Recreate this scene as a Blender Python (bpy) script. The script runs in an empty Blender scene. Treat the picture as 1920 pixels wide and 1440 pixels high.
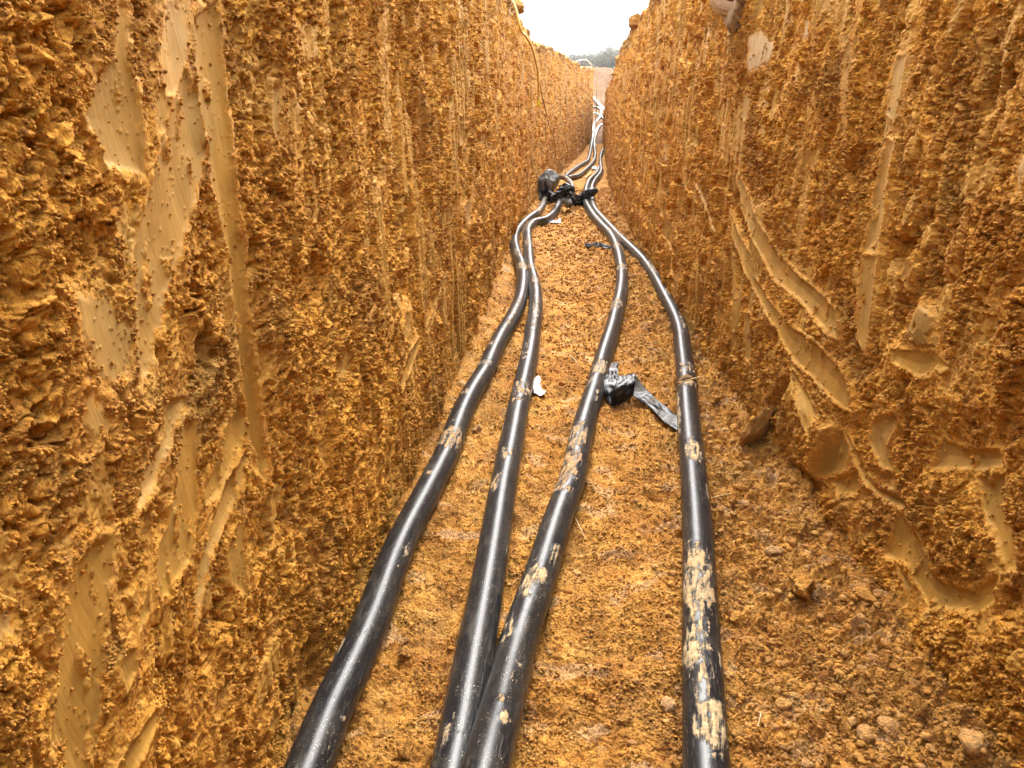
import bpy, bmesh, math, random
import numpy as np
from mathutils import Vector, Matrix
Q = 1.0                                   # mesh density
random.seed(7)
sc = bpy.context.scene
COL = sc.collection

# ------------------------------------------------------------ camera, sky, sun, exposure
FPX = 1442.0; CAMH = 1.45
PITCH = math.atan((720 - 210) / FPX)
YAW = math.radians(3.367)
cam = bpy.data.cameras.new('camera'); camo = bpy.data.objects.new('camera', cam); COL.objects.link(camo)
cam.sensor_width = 36; cam.lens = FPX / 1920 * 36; cam.clip_end = 3000; cam.clip_start = 0.02
camo.location = (0, 0, CAMH); camo.rotation_euler = (math.pi / 2 - PITCH, 0, YAW)
sc.camera = camo
SUN_EL, SUN_AZ = math.radians(52), math.radians(4)
w = bpy.data.worlds.new('World'); sc.world = w; w.use_nodes = True
nt = w.node_tree; nt.nodes.clear()
sky = nt.nodes.new('ShaderNodeTexSky'); sky.sky_type = 'NISHITA'; sky.sun_disc = False
sky.sun_elevation = SUN_EL; sky.sun_rotation = SUN_AZ; sky.dust_density = 6; sky.air_density = 1.0; sky.ozone_density = 1
hs = nt.nodes.new('ShaderNodeHueSaturation'); hs.inputs['Saturation'].default_value = 0.22
bg = nt.nodes.new('ShaderNodeBackground'); bg.inputs['Strength'].default_value = 0.15
wo = nt.nodes.new('ShaderNodeOutputWorld')
nt.links.new(sky.outputs[0], hs.inputs['Color']); nt.links.new(hs.outputs[0], bg.inputs[0]); nt.links.new(bg.outputs[0], wo.inputs[0])
sl = bpy.data.lights.new('sun', 'SUN'); sl.energy = 0.7; sl.angle = math.radians(95); sl.color = (1, .96, .9)
so = bpy.data.objects.new('sun', sl); COL.objects.link(so)
sd = Vector((math.sin(SUN_AZ) * math.cos(SUN_EL), math.cos(SUN_AZ) * math.cos(SUN_EL), math.sin(SUN_EL)))
so.rotation_euler = sd.to_track_quat('Z', 'Y').to_euler()
sc.view_settings.view_transform = 'Standard'; sc.view_settings.look = 'None'
sc.view_settings.exposure = 2.78; sc.view_settings.gamma = 1
sc.cycles.max_bounces = 6; sc.cycles.diffuse_bounces = 2

# ------------------------------------------------------------ numpy noise
f32 = np.float32
def _hash(ix, iy, seed):
    h = (ix.astype(np.uint32) * np.uint32(374761393) + iy.astype(np.uint32) * np.uint32(668265263) + np.uint32((seed * 2654435761) & 0xffffffff))
    h = (h ^ (h >> np.uint32(13))) * np.uint32(1274126177)
    return h ^ (h >> np.uint32(16))
_GA = np.linspace(0, 2 * np.pi, 256, endpoint=False)
_GX = np.cos(_GA).astype(f32); _GY = np.sin(_GA).astype(f32)
def perlin(x, y, seed=0):
    x = np.asarray(x, f32); y = np.asarray(y, f32)
    fx = np.floor(x); fy = np.floor(y); ix = fx.astype(np.int32); iy = fy.astype(np.int32)
    tx = x - fx; ty = y - fy
    def g(dx, dy):
        h = _hash(ix + dx, iy + dy, seed) & np.uint32(255)
        return _GX[h] * (tx - dx) + _GY[h] * (ty - dy)
    u = tx * tx * tx * (tx * (tx * 6 - 15) + 10); v = ty * ty * ty * (ty * (ty * 6 - 15) + 10)
    a = g(0, 0); b = g(1, 0); c = g(0, 1); d = g(1, 1)
    return ((a + u * (b - a)) + v * ((c + u * (d - c)) - (a + u * (b - a)))) * f32(1.5)
def fbm(x, y, o=3, seed=0):
    r = 0; a = 1.0
    for i in range(o):
        r = r + a * perlin(x * 2 ** i, y * 2 ** i, seed + i * 17); a *= .5
    return r
def worley(x, y, seed=0):
    """distance to the nearest cell point and that cell's random value"""
    x = np.asarray(x, f32); y = np.asarray(y, f32)
    fx = np.floor(x); fy = np.floor(y); ix = fx.astype(np.int32); iy = fy.astype(np.int32); tx = x - fx; ty = y - fy
    best = np.full(x.shape, 9, f32); rid = np.zeros(x.shape, f32)
    for dx in (-1, 0, 1):
        for dy in (-1, 0, 1):
            h = _hash(ix + dx, iy + dy, seed)
            px = (h & np.uint32(255)).astype(f32) / 255 * .8 + .1 + dx; py = ((h >> np.uint32(8)) & np.uint32(255)).astype(f32) / 255 * .8 + .1 + dy
            r = ((h >> np.uint32(16)) & np.uint32(255)).astype(f32) / 255
            d = (tx - px) ** 2 + (ty - py) ** 2
            k = d < best
            best = np.where(k, d, best); rid = np.where(k, r, rid)
    return np.sqrt(best), rid
def sstep(a, b, x):
    t = np.clip((x - a) / (b - a), 0, 1); return t * t * (3 - 2 * t)

# ------------------------------------------------------------ trench plan
_LY = [-3, 1.37, 2.0, 4.2, 8.2, 12.5, 15, 18, 21, 26.6, 31, 33.5, 36, 40, 50, 62]
_LX = [-.64, -.625, -.605, -.550, -.530, -.41, -.24, -.05, .17, .68, 1.17, 1.38, 1.0, -2, -7, -12]
_RY = [-3, 1.46, 2.2, 3.34, 4.78, 8.27, 13.4, 17, 21, 27, 31, 34, 37, 40, 50, 62]
_RX = [1.06, 1.054, 1.048, .971, .917, .883, .933, 1.06, 1.26, 1.52, 1.66, 1.84, 3.0, 6, 11, 16]
_ZY = [-3, 22, 26, 30, 35, 40, 46, 52, 58, 64, 80, 130]
_ZZ = [0, 0, .05, .22, .72, 1.2, 1.8, 2.9, 4.25, 4.6, 4.3, 3.0]
def LX(y): return np.interp(y, _LY, _LX)
def RX(y): return np.interp(y, _RY, _RX)
def ZF(y): return np.interp(y, _ZY, _ZZ)
def HTL(y): return np.interp(y, [0, 8, 13, 20, 28, 33, 36], [2.62, 2.58, 2.5, 2.72, 2.85, 3.0, 2.9])
def HTR(y): return np.interp(y, [0, 8, 13, 18, 28, 34, 40], [2.62, 2.6, 2.45, 2.3, 2.2, 2.15, 2.6])

def ray(px, py):
    r = (px - 960) / FPX; u = -(py - 720) / FPX
    up = u * math.cos(PITCH) - math.sin(PITCH); fw = math.cos(PITCH) + u * math.sin(PITCH)
    return (r * math.cos(YAW) - fw * math.sin(YAW), r * math.sin(YAW) + fw * math.cos(YAW), up)
def at(px, py, dz=0.0):
    """point of the trench floor (raised by dz) seen at a pixel of the photograph"""
    d = ray(px, py); lo = 0.3
    y = lo
    while y < 70:
        z = CAMH + d[2] * y / d[1]
        if z <= ZF(y) + dz: break
        y *= 1.004
    return Vector((d[0] * y / d[1], y, float(ZF(y) + dz)))
def onwall(px, py, side, off=0.0):
    d = ray(px, py); X = LX if side < 0 else RX
    y = .3
    while y < 70:
        x = d[0] * y / d[1]
        if (side < 0 and x <= X(y) + off) or (side > 0 and x >= X(y) - off): break
        y *= 1.002
    return Vector((d[0] * y / d[1], y, CAMH + d[2] * y / d[1]))

# ------------------------------------------------------------ helpers
def tag(o, label=None, cat=None, group=None, kind=None):
    if label: o['label'] = label
    if cat: o['category'] = cat
    if group: o['group'] = group
    if kind: o['kind'] = kind
    return o
def obj(name, me, mat=None, parent=None):
    o = bpy.data.objects.new(name, me); COL.objects.link(o)
    if mat: me.materials.append(mat)
    if parent: o.parent = parent
    return o
def empty(name, loc=(0, 0, 0)):
    o = bpy.data.objects.new(name, None); COL.objects.link(o); o.location = loc; o.empty_display_size = .1
    return o
def gridmesh(name, P, closed_v=False, smooth=True, attrs=None, flip=False):
    """P: (n, m, 3) points -> quad grid"""
    n, m = P.shape[:2]
    idx = np.arange(n * m, dtype=np.int32).reshape(n, m)
    if closed_v: idx = np.concatenate([idx, idx[:, :1]], 1)
    a = idx[:-1, :-1]; b = idx[1:, :-1]; c = idx[1:, 1:]; d = idx[:-1, 1:]
    F = np.stack([a, d, c, b] if flip else [a, b, c, d], -1).reshape(-1)
    return rawmesh(name, P.reshape(-1, 3), F, 4, smooth, attrs)
def rawmesh(name, V, F, k=4, smooth=True, attrs=None):
    me = bpy.data.meshes.new(name)
    V = np.ascontiguousarray(V, f32); F = np.ascontiguousarray(F, np.int32).reshape(-1)
    nf = len(F) // k
    me.vertices.add(len(V)); me.vertices.foreach_set('co', V.reshape(-1))
    me.loops.add(len(F)); me.loops.foreach_set('vertex_index', F)
    me.polygons.add(nf); me.polygons.foreach_set('loop_start', np.arange(0, nf * k, k, dtype=np.int32))
    me.polygons.foreach_set('loop_total', np.full(nf, k, np.int32))
    if smooth: me.polygons.foreach_set('use_smooth', np.ones(nf, bool))
    me.update(calc_edges=True)
    for nm, v in (attrs or {}).items():
        v = np.ascontiguousarray(v, f32)
        if v.ndim == 1 or v.shape[-1] != 3:
            me.attributes.new(nm, 'FLOAT', 'POINT').data.foreach_set('value', v.reshape(-1))
        else:
            me.attributes.new(nm, 'FLOAT_VECTOR', 'POINT').data.foreach_set('vector', v.reshape(-1))
    return me
class N:
    """tiny node-tree helper"""
    def __init__(s, name):
        s.m = bpy.data.materials.new(name); s.m.use_nodes = True; s.t = s.m.node_tree
        s.b = s.t.nodes['Principled BSDF']; s.o = s.t.nodes['Material Output']
    def n(s, t, **k):
        nd = s.t.nodes.new(t)
        for a, v in k.items():
            if a.startswith('i_'): nd.inputs[a[2:].replace('_', ' ')].default_value = v
            else: setattr(nd, a, v)
        return nd
    def l(s, a, b): s.t.links.new(a, b)
    def attr(s, nm): return s.n('ShaderNodeAttribute', attribute_name=nm)
    def noise(s, vec, scale, detail=4, rough=.55, **k):
        nd = s.n('ShaderNodeTexNoise'); nd.inputs['Scale'].default_value = scale; nd.inputs['Detail'].default_value = detail
        nd.inputs['Roughness'].default_value = rough
        if vec is not None: s.l(vec, nd.inputs['Vector'])
        return nd.outputs['Fac']
    def ramp(s, fac, stops):
        nd = s.n('ShaderNodeValToRGB'); cr = nd.color_ramp
        while len(cr.elements) < len(stops): cr.elements.new(.5)
        for e, (p, c) in zip(cr.elements, stops):
            e.position = p; e.color = (*c, 1) if not isinstance(c, (int, float)) else (c, c, c, 1)
        s.l(fac, nd.inputs[0]); return nd.outputs[0]
    def mix(s, fac, a, b, mode='MIX'):
        nd = s.n('ShaderNodeMix', data_type='RGBA', blend_type=mode)
        for v, i in ((fac, 0), (a, 6), (b, 7)):
            if hasattr(v, 'links'): s.l(v, nd.inputs[i])
            else: nd.inputs[i].default_value = v if i == 0 else (*v, 1)
        return nd.outputs[2]
    def math(s, op, a, b=0.0, c=0.0):
        nd = s.n('ShaderNodeMath', operation=op)
        for i, v in enumerate((a, b, c)):
            if hasattr(v, 'links'): s.l(v, nd.inputs[i])
            else: nd.inputs[i].default_value = v
        return nd.outputs[0]
    def bump(s, h, dist, strength=1, normal=None):
        nd = s.n('ShaderNodeBump'); nd.inputs['Distance'].default_value = dist; nd.inputs['Strength'].default_value = strength
        s.l(h, nd.inputs['Height'])
        if normal: s.l(normal, nd.inputs['Normal'])
        return nd.outputs[0]

# ------------------------------------------------------------ materials
def soil_material(name, floor=False):
    m = N(name)
    co = m.n('ShaderNodeTexCoord').outputs['Object']
    big = m.noise(co, 1.3, 5, .6); mid = m.noise(co, 9, 5, .65); fine = m.noise(co, 70, 5, .7); spk = m.noise(co, 260, 3, .6)
    if floor:
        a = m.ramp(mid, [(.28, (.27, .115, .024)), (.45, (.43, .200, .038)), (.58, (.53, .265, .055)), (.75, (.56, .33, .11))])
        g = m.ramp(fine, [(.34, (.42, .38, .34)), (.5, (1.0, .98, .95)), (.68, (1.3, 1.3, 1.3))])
    else:
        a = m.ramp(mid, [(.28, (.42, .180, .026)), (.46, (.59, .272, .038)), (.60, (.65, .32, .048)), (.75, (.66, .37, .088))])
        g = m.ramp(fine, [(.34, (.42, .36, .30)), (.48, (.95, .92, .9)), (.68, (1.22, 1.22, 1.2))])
    a = m.mix(1.0, a, g, 'MULTIPLY')
    b2 = m.ramp(big, [(.35, (.80, .72, .62)), (.5, (1, 1, 1)), (.68, (1.1, 1.06, 1.0))])
    a = m.mix(1.0, a, b2, 'MULTIPLY')
    a = m.mix(m.math('MULTIPLY', m.ramp(m.noise(co, 2.2, 6, .7), [(.50, 0), (.66, 1)]), .55), a, (.40, .150, .024))   # rusty zones
    a = m.mix(m.math('MULTIPLY', m.ramp(m.noise(co, 4.3, 6, .7), [(.54, 0), (.68, 1)]), .45), a, (.42, .27, .075))   # grey-yellow mottling
    # pale quartz grit and a few dark stains
    a = m.mix(m.math('MULTIPLY', m.ramp(spk, [(.66, 0), (.72, 1)]), .5), a, (.66, .48, .26))
    dk = m.noise(co, 3.1, 6, .75)
    a = m.mix(m.math('MULTIPLY', m.ramp(dk, [(.60, 0), (.72, 1)]), .55), a, (.17, .10, .045))
    # smeared clay
    sm = m.attr('smooth').outputs['Fac']
    mp = m.n('ShaderNodeMapping'); mp.inputs['Scale'].default_value = (30, 30, 3); m.l(co, mp.inputs['Vector'])
    st = m.noise(mp.outputs[0], 1.0, 4, .6)
    cl = m.ramp(st, [(.3, (.33, .168, .030)), (.5, (.38, .200, .036)), (.7, (.43, .235, .048))])
    cl = m.mix(m.ramp(m.noise(co, 7, 4, .6), [(.42, 0), (.62, .8)]), cl, (.29, .165, .036))
    cl = m.mix(m.math('MULTIPLY', m.ramp(mid, [(.5, 0), (.7, 1)]), .35), cl, (.47, .24, .06))
    a = m.mix(sm, a, cl)
    tn = m.attr('tone').outputs['Fac']
    a = m.mix(m.math('MAXIMUM', tn, 0.0), a, (.56, .44, .30))            # pale, greyish clay
    a = m.mix(m.math('MINIMUM', m.math('MAXIMUM', m.math('MULTIPLY', tn, -1.0), 0.0), 1.0), a, (.165, .088, .036))   # dark topsoil; also part of the far slope's painted dimming
    a = m.mix(m.math('MINIMUM', m.math('MAXIMUM', m.math('MULTIPLY_ADD', tn, -1.0, -1.0), 0.0), 1.0), a, (.095, .038, .005))   # far slope darkened in colour against the bright open light
    m.l(a, m.b.inputs['Base Color'])
    r = m.math('MULTIPLY_ADD', sm, -.30, .94)
    m.l(r, m.b.inputs['Roughness']); m.b.inputs['Specular IOR Level'].default_value = .18
    b1 = m.bump(m.noise(co, 55, 6, .75), .007 if not floor else .010, 1.0)
    vo = m.n('ShaderNodeTexVoronoi'); vo.inputs['Scale'].default_value = 130; wn = m.n('ShaderNodeVectorMath', operation='ADD'); m.l(co, wn.inputs[0])
    wt = m.n('ShaderNodeTexNoise'); wt.inputs['Scale'].default_value = 90; m.l(co, wt.inputs['Vector']); ws = m.n('ShaderNodeVectorMath', operation='SCALE'); ws.inputs['Scale'].default_value = .012
    m.l(wt.outputs['Color'], ws.inputs[0]); m.l(ws.outputs[0], wn.inputs[1]); m.l(wn.outputs[0], vo.inputs['Vector'])
    b1 = m.bump(m.math('SUBTRACT', 1.0, vo.outputs['Distance']), .004, 1.0, b1)
    b2_ = m.bump(m.noise(co, 190, 4, .7), .004, 1.0, b1)
    nb = m.bump(st, .002, .6)
    mixn = m.n('ShaderNodeMix', data_type='VECTOR'); m.l(sm, mixn.inputs[0]); m.l(b2_, mixn.inputs[4]); m.l(nb, mixn.inputs[5])
    m.l(mixn.outputs[1], m.b.inputs['Normal'])
    return m.m
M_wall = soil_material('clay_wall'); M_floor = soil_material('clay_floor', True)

def plain(name, col, rough=.6, bump=None, spec=.5, metallic=0, var=None):
    m = N(name); co = m.n('ShaderNodeTexCoord').outputs['Object']
    if var:
        m.l(m.ramp(m.noise(co, var[0], 5, .6), [(.3, var[1]), (.7, col)]), m.b.inputs['Base Color'])
    else: m.b.inputs['Base Color'].default_value = (*col, 1)
    m.b.inputs['Roughness'].default_value = rough; m.b.inputs['Specular IOR Level'].default_value = spec
    m.b.inputs['Metallic'].default_value = metallic
    if bump: m.l(m.bump(m.noise(co, bump[0], 4, .6), bump[1], 1), m.b.inputs['Normal'])
    return m.m

def pipe_material():
    m = N('black_plastic_pipe'); pc = m.attr('pc').outputs['Vector']
    mud = m.attr('mud').outputs['Fac']; mc = m.attr('mudc').outputs['Fac']
    mp = m.n('ShaderNodeMapping'); mp.inputs['Scale'].default_value = (1, 1, .10); m.l(pc, mp.inputs['Vector'])
    scr = m.noise(mp.outputs[0], 260, 3, .7)         # scratches along the pipe
    mp2 = m.n('ShaderNodeMapping'); mp2.inputs['Scale'].default_value = (1, 1, .25); m.l(pc, mp2.inputs['Vector'])
    film = m.noise(mp2.outputs[0], 26, 6, .7)        # dry dust film
    fl = m.noise(pc, 210, 3, .6); clump = m.noise(pc, 16, 3, .6)
    base = m.mix(m.ramp(scr, [(.57, 0), (.70, 1)]), (.007, .007, .008), (.085, .08, .07))
    dust = m.math('MULTIPLY', m.ramp(film, [(.54, 0), (.80, 1)]), .35)
    base = m.mix(m.math('MAXIMUM', dust, m.math('MULTIPLY', m.attr('film').outputs['Fac'], .22)), base, (.20, .17, .125))
    speck = m.math('MULTIPLY', m.ramp(fl, [(.645, 0), (.675, 1)]), m.ramp(clump, [(.42, 0), (.56, 1)]))
    base = m.mix(speck, base, (.46, .36, .22))
    mudcol = m.mix(m.ramp(m.noise(pc, 60, 5, .7), [(.38, 0), (.62, 1)]), (.46, .34, .18), (.27, .18, .085))
    mudcol = m.mix(mc, mudcol, (.34, .17, .055))
    gr = m.math('ADD', m.math('MULTIPLY', m.noise(mp2.outputs[0], 75, 7, .8), .6), m.math('MULTIPLY', m.noise(mp.outputs[0], 150, 4, .7), .4))
    k = m.math('MULTIPLY', m.ramp(m.noise(mp2.outputs[0], 18, 5, .7), [(.3, .55), (.6, 1)]), m.ramp(m.math('ADD', mud, m.math('MULTIPLY', m.math('SUBTRACT', gr, .5), 3.0)), [(.44, 0), (.66, 1)]))
    m.l(m.mix(k, base, mudcol), m.b.inputs['Base Color'])
    rr = m.math('MAXIMUM', m.math('MULTIPLY', k, .9), m.math('MULTIPLY_ADD', m.math('MAXIMUM', dust, m.math('MULTIPLY', film, .2)), .6, .27))
    m.l(rr, m.b.inputs['Roughness'])
    m.l(m.bump(m.math('ADD', m.math('MULTIPLY', k, m.noise(pc, 150, 5, .7)), m.math('MULTIPLY', scr, .04)), .004, .8), m.b.inputs['Normal'])
    m.b.inputs['Specular IOR Level'].default_value = .25
    return m.m
M_pipe = pipe_material()

# ------------------------------------------------------------ smeared clay patches (outlines as read off the photograph, stored on the wall)
# (points, depth, tone)
LP = [
 ([(232,0),(246,0),(252,110),(272,200),(283,330),(215,312),(180,215),(205,130),(228,110)], -.012, .03),
 ([(330,0),(370,0),(372,60),(345,170),(318,180),(310,90)], -.004, .03),
 ([(300,150),(325,190),(318,240),(303,245)], -.002, .03),
 ([(355,125),(385,180),(392,290),(365,400),(345,480),(315,580),(287,700),(270,725),(262,640),(262,480),(290,360),(320,230)], -.016, .05),
 ([(378,30),(425,0),(440,200),(450,330),(470,460),(478,600),(500,750),(515,860),(510,900),(490,880),(478,760),(455,620),(440,470),(400,330),(380,150)], -.022, 0),
 ([(155,555),(215,560),(225,600),(260,620),(240,700),(200,720),(160,620)], .0, .05),
 ([(165,740),(190,760),(205,790),(180,830),(160,800)], .0, .05),
 ([(317,747),(357,742),(334,810),(292,907),(250,960),(267,880),(313,813)], -.012, .05),
 ([(353,790),(377,780),(380,847),(383,957),(363,1053),(300,1135),(292,1093),(297,1027),(320,987),(333,890)], -.010, 0),
 ([(463,747),(481,780),(473,830),(433,923),(400,955),(395,913),(427,840)], -.014, 0),
 ([(480,847),(467,913),(443,977),(410,1043),(393,1110),(373,1170),(377,1110),(393,1027),(420,960),(442,900)], -.018, .04),
 ([(467,967),(473,1120),(447,1093),(443,1027)], -.004, 0),
 ([(207,1003),(204,1077),(190,1160),(180,1260),(173,1393),(150,1470),(80,1470),(93,1377),(110,1227),(120,1143),(143,1060),(173,1017)], -.014, 0),
 ([(300,1323),(287,1360),(230,1470),(195,1470),(240,1383),(284,1330)], -.012, 0),
 ([(273,1093),(277,1147),(250,1190),(257,1147)], -.006, 0),
 ([(247,1213),(243,1260),(225,1298),(213,1250),(227,1217)], -.006, 0),
 ([(-20,1130),(30,1147),(27,1187),(-20,1207)], -.002, .1),
 ([(50,1400),(75,1410),(110,1470),(60,1470)], -.004, 0),
 ([(513,1328),(519,1345),(508,1372),(502,1360)], -.002, 0),
 ([(720,380),(726,380),(729,590),(724,590)], -.010, 0),
 ([(763,190),(768,190),(770,360),(766,360)], -.008, 0),
 ([(758,587),(770,583),(768,613),(753,640),(748,630)], -.004, .05),
 ([(782,633),(783,647),(764,697),(746,728),(739,716),(753,680)], -.012, 0),
 ([(832,535),(822,560),(801,625),(798,618),(815,572)], -.006, 0),
 ([(865,217),(871,221),(873,269),(867,273)], -.02, -.2),
 ([(898,273),(894,346),(887,419),(877,423),(869,387),(886,375),(891,325)], -.010, .08),
 ([(785,330),(790,330),(790,440),(784,440)], -.010, 0),
 ([(525,160),(540,165),(536,270),(524,240)], -.004, .05),
 ([(555,180),(562,180),(565,300),(558,290)], -.006, 0),
]
RP = [
 ([(1393,67),(1413,57),(1433,87),(1427,113),(1407,127),(1390,135)], .004, .35),
 ([(1497,40),(1503,40),(1500,72),(1494,72)], .0, .4),
 ([(1512,-8),(1517,-8),(1514,67),(1510,92)], -.012, 0),
 ([(1567,67),(1577,67),(1575,133),(1570,227),(1566,250),(1564,133)], -.012, .1),
 ([(1590,-8),(1594,-8),(1588,110),(1584,110)], -.008, 0),
 ([(1663,110),(1685,100),(1673,183),(1663,227),(1650,213),(1653,150)], -.006, .06),
 ([(1650,260),(1666,267),(1650,350),(1647,400),(1633,475),(1611,470),(1630,350)], -.012, .05),
 ([(1610,480),(1635,480),(1627,557),(1615,663),(1600,630),(1603,547)], -.010, .05),
 ([(1373,317),(1407,393),(1455,477),(1487,517),(1533,553),(1563,583),(1567,635),(1547,625),(1493,563),(1447,523),(1427,480),(1385,400)], -.022, .02),
 ([(1361,395),(1380,443),(1407,477),(1413,520),(1440,560),(1480,613),(1527,647),(1570,687),(1587,727),(1595,775),(1573,762),(1533,722),(1487,673),(1453,613),(1420,557),(1390,497),(1370,450)], -.045, 0),
 ([(1490,697),(1513,740),(1533,780),(1531,827),(1520,800),(1503,745)], -.016, 0),
 ([(1567,803),(1580,840),(1573,880),(1527,893),(1536,862)], -.035, 0),
 ([(1547,900),(1580,887),(1597,880),(1597,925),(1563,927)], -.03, 0),
 ([(1604,915),(1625,920),(1622,945),(1602,940)], -.03, .1),
 ([(1573,807),(1600,857),(1623,907),(1673,933),(1682,955),(1647,940),(1607,903),(1584,850)], -.05, 0),
 ([(1640,777),(1667,780),(1663,800),(1647,830),(1657,880),(1640,878),(1617,830),(1620,793)], -.012, .05),
 ([(1737,823),(1780,840),(1840,840),(1849,873),(1813,880),(1723,877)], -.022, .03),
 ([(1797,893),(1857,887),(1850,957),(1887,1027),(1883,1070),(1860,1067),(1833,993),(1813,960)], -.012, 0),
 ([(1670,960),(1703,1010),(1723,1070),(1747,1093),(1800,1107),(1847,1077),(1840,1127),(1813,1153),(1773,1140),(1723,1140),(1700,1093),(1687,1060),(1647,1040)], -.028, 0),
 ([(1670,1060),(1693,1100),(1690,1137),(1677,1145),(1682,1105)], -.02, 0),
 ([(1663,653),(1740,660),(1762,687),(1713,707),(1667,680)], -.012, 0),
 ([(1717,570),(1740,590),(1742,650),(1713,652),(1690,630)], .014, -.28),
 ([(1880,317),(1898,283),(1901,317),(1881,355)], .004, .2),
 ([(1693,487),(1703,500),(1693,537),(1683,520)], -.008, .1),
 ([(1345,235),(1353,237),(1352,280),(1347,277)], -.004, 0),
 ([(1384,177),(1393,183),(1388,228),(1380,218)], -.004, .1),
 ([(1240,270),(1246,268),(1246,300),(1241,300)], -.004, .1),
 ([(1298,340),(1302,340),(1340,430),(1336,432)], -.010, .1),
 ([(1245,400),(1262,440),(1256,468),(1240,440)], -.010, 0),
 ([(1395,590),(1406,590),(1404,680),(1394,670)], -.006, .05),
 ([(1370,480),(1374,480),(1378,620),(1373,620)], -.008, 0),
]
NOTCH = [([(1567,785),(1534,892),(1600,960),(1650,1050),(1700,1160),(1900,1160),(1850,800),(1700,760)], -.018)]

def poly_sd(Yg, Zg, poly):
    """signed distance (inside > 0) to a closed outline, on wall coordinates"""
    d = np.full(Yg.shape, 1e9, f32); ins = np.zeros(Yg.shape, bool)
    n = len(poly)
    for i in range(n):
        x1, y1 = poly[i]; x2, y2 = poly[(i + 1) % n]
        ex, ey = x2 - x1, y2 - y1; L = ex * ex + ey * ey + 1e-12
        t = np.clip(((Yg - x1) * ex + (Zg - y1) * ey) / L, 0, 1)
        d = np.minimum(d, (Yg - x1 - t * ex) ** 2 + (Zg - y1 - t * ey) ** 2)
        c = ((y1 > Zg) != (y2 > Zg)) & (Yg < ex * (Zg - y1) / (ey if abs(ey) > 1e-9 else 1e-9) + x1)
        ins ^= c
    d = np.sqrt(d); return np.where(ins, d, -d)

def rough_soil(u, v, seed, amp=1.0):
    """crumbly clay relief: clods with creases between them, pits"""
    wu = u + .018 * perlin(u / .06, v / .06, seed + 1) + .006 * perlin(u / .017, v / .017, seed + 2)
    wv = v + .018 * perlin(u / .06, v / .06, seed + 3) + .006 * perlin(u / .017, v / .017, seed + 4)
    d1, r1 = worley(wu / .060, wv / .060, seed + 5); d2, r2 = worley(wu / .024, wv / .024, seed + 6); d3, r3 = worley(wu / .0105, wv / .0105, seed + 7)
    k = .5 + .5 * sstep(-.3, .4, perlin(u / .22, v / .22, seed + 8))
    h = .007 * k * (r1 - .5 + .55 - d1) + .010 * (.8 * (r2 - .5) + .5 - d2) + .0080 * (.5 - d3 + .7 * (r3 - .5))
    h += .006 * perlin(u / .045, v / .045, seed + 9) + .0035 * perlin(wu / .006, wv / .006, seed + 11)
    d4, r4 = worley(wu / .0056, wv / .0056, seed + 14); h += .0042 * (.5 - d4 + .6 * (r4 - .5))
    p = perlin(wu / .05, wv / .05, seed + 12); h -= .024 * sstep(.34, .50, p) * k
    p = perlin(wu / .021, wv / .021, seed + 13); h -= .015 * sstep(.26, .42, p)
    return h * amp

_PH = (1 + 5 ** .5) / 2
_IV = np.array([(-1, _PH, 0), (1, _PH, 0), (-1, -_PH, 0), (1, -_PH, 0), (0, -1, _PH), (0, 1, _PH), (0, -1, -_PH), (0, 1, -_PH), (_PH, 0, -1), (_PH, 0, 1), (-_PH, 0, -1), (-_PH, 0, 1)]) / 1.902
_IF = np.array([(0,11,5),(0,5,1),(0,1,7),(0,7,10),(0,10,11),(1,5,9),(5,11,4),(11,10,2),(10,7,6),(7,1,8),(3,9,4),(3,4,2),(3,2,6),(3,6,8),(3,8,9),(4,9,5),(2,4,11),(6,2,10),(8,6,7),(9,8,1)])
def crumb_mesh(name, base, rad, rs, tone):
    n = len(base)
    V = _IV[None] * (1 + .38 * (rs.rand(n, 12, 1) - .5)) * (.6 + .8 * rs.rand(n, 1, 3)) * rad[:, None, None]
    a = rs.rand(n) * 6.28; c, s_ = np.cos(a)[:, None], np.sin(a)[:, None]
    V = np.stack([V[..., 0] * c - V[..., 1] * s_, V[..., 0] * s_ + V[..., 1] * c, V[..., 2]], -1) + base[:, None, :]
    F = _IF[None] + (np.arange(n) * 12)[:, None, None]
    return rawmesh(name, V.reshape(-1, 3), F, 3, False, {'smooth': np.zeros(n * 12), 'tone': np.repeat(tone, 12)})

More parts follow.
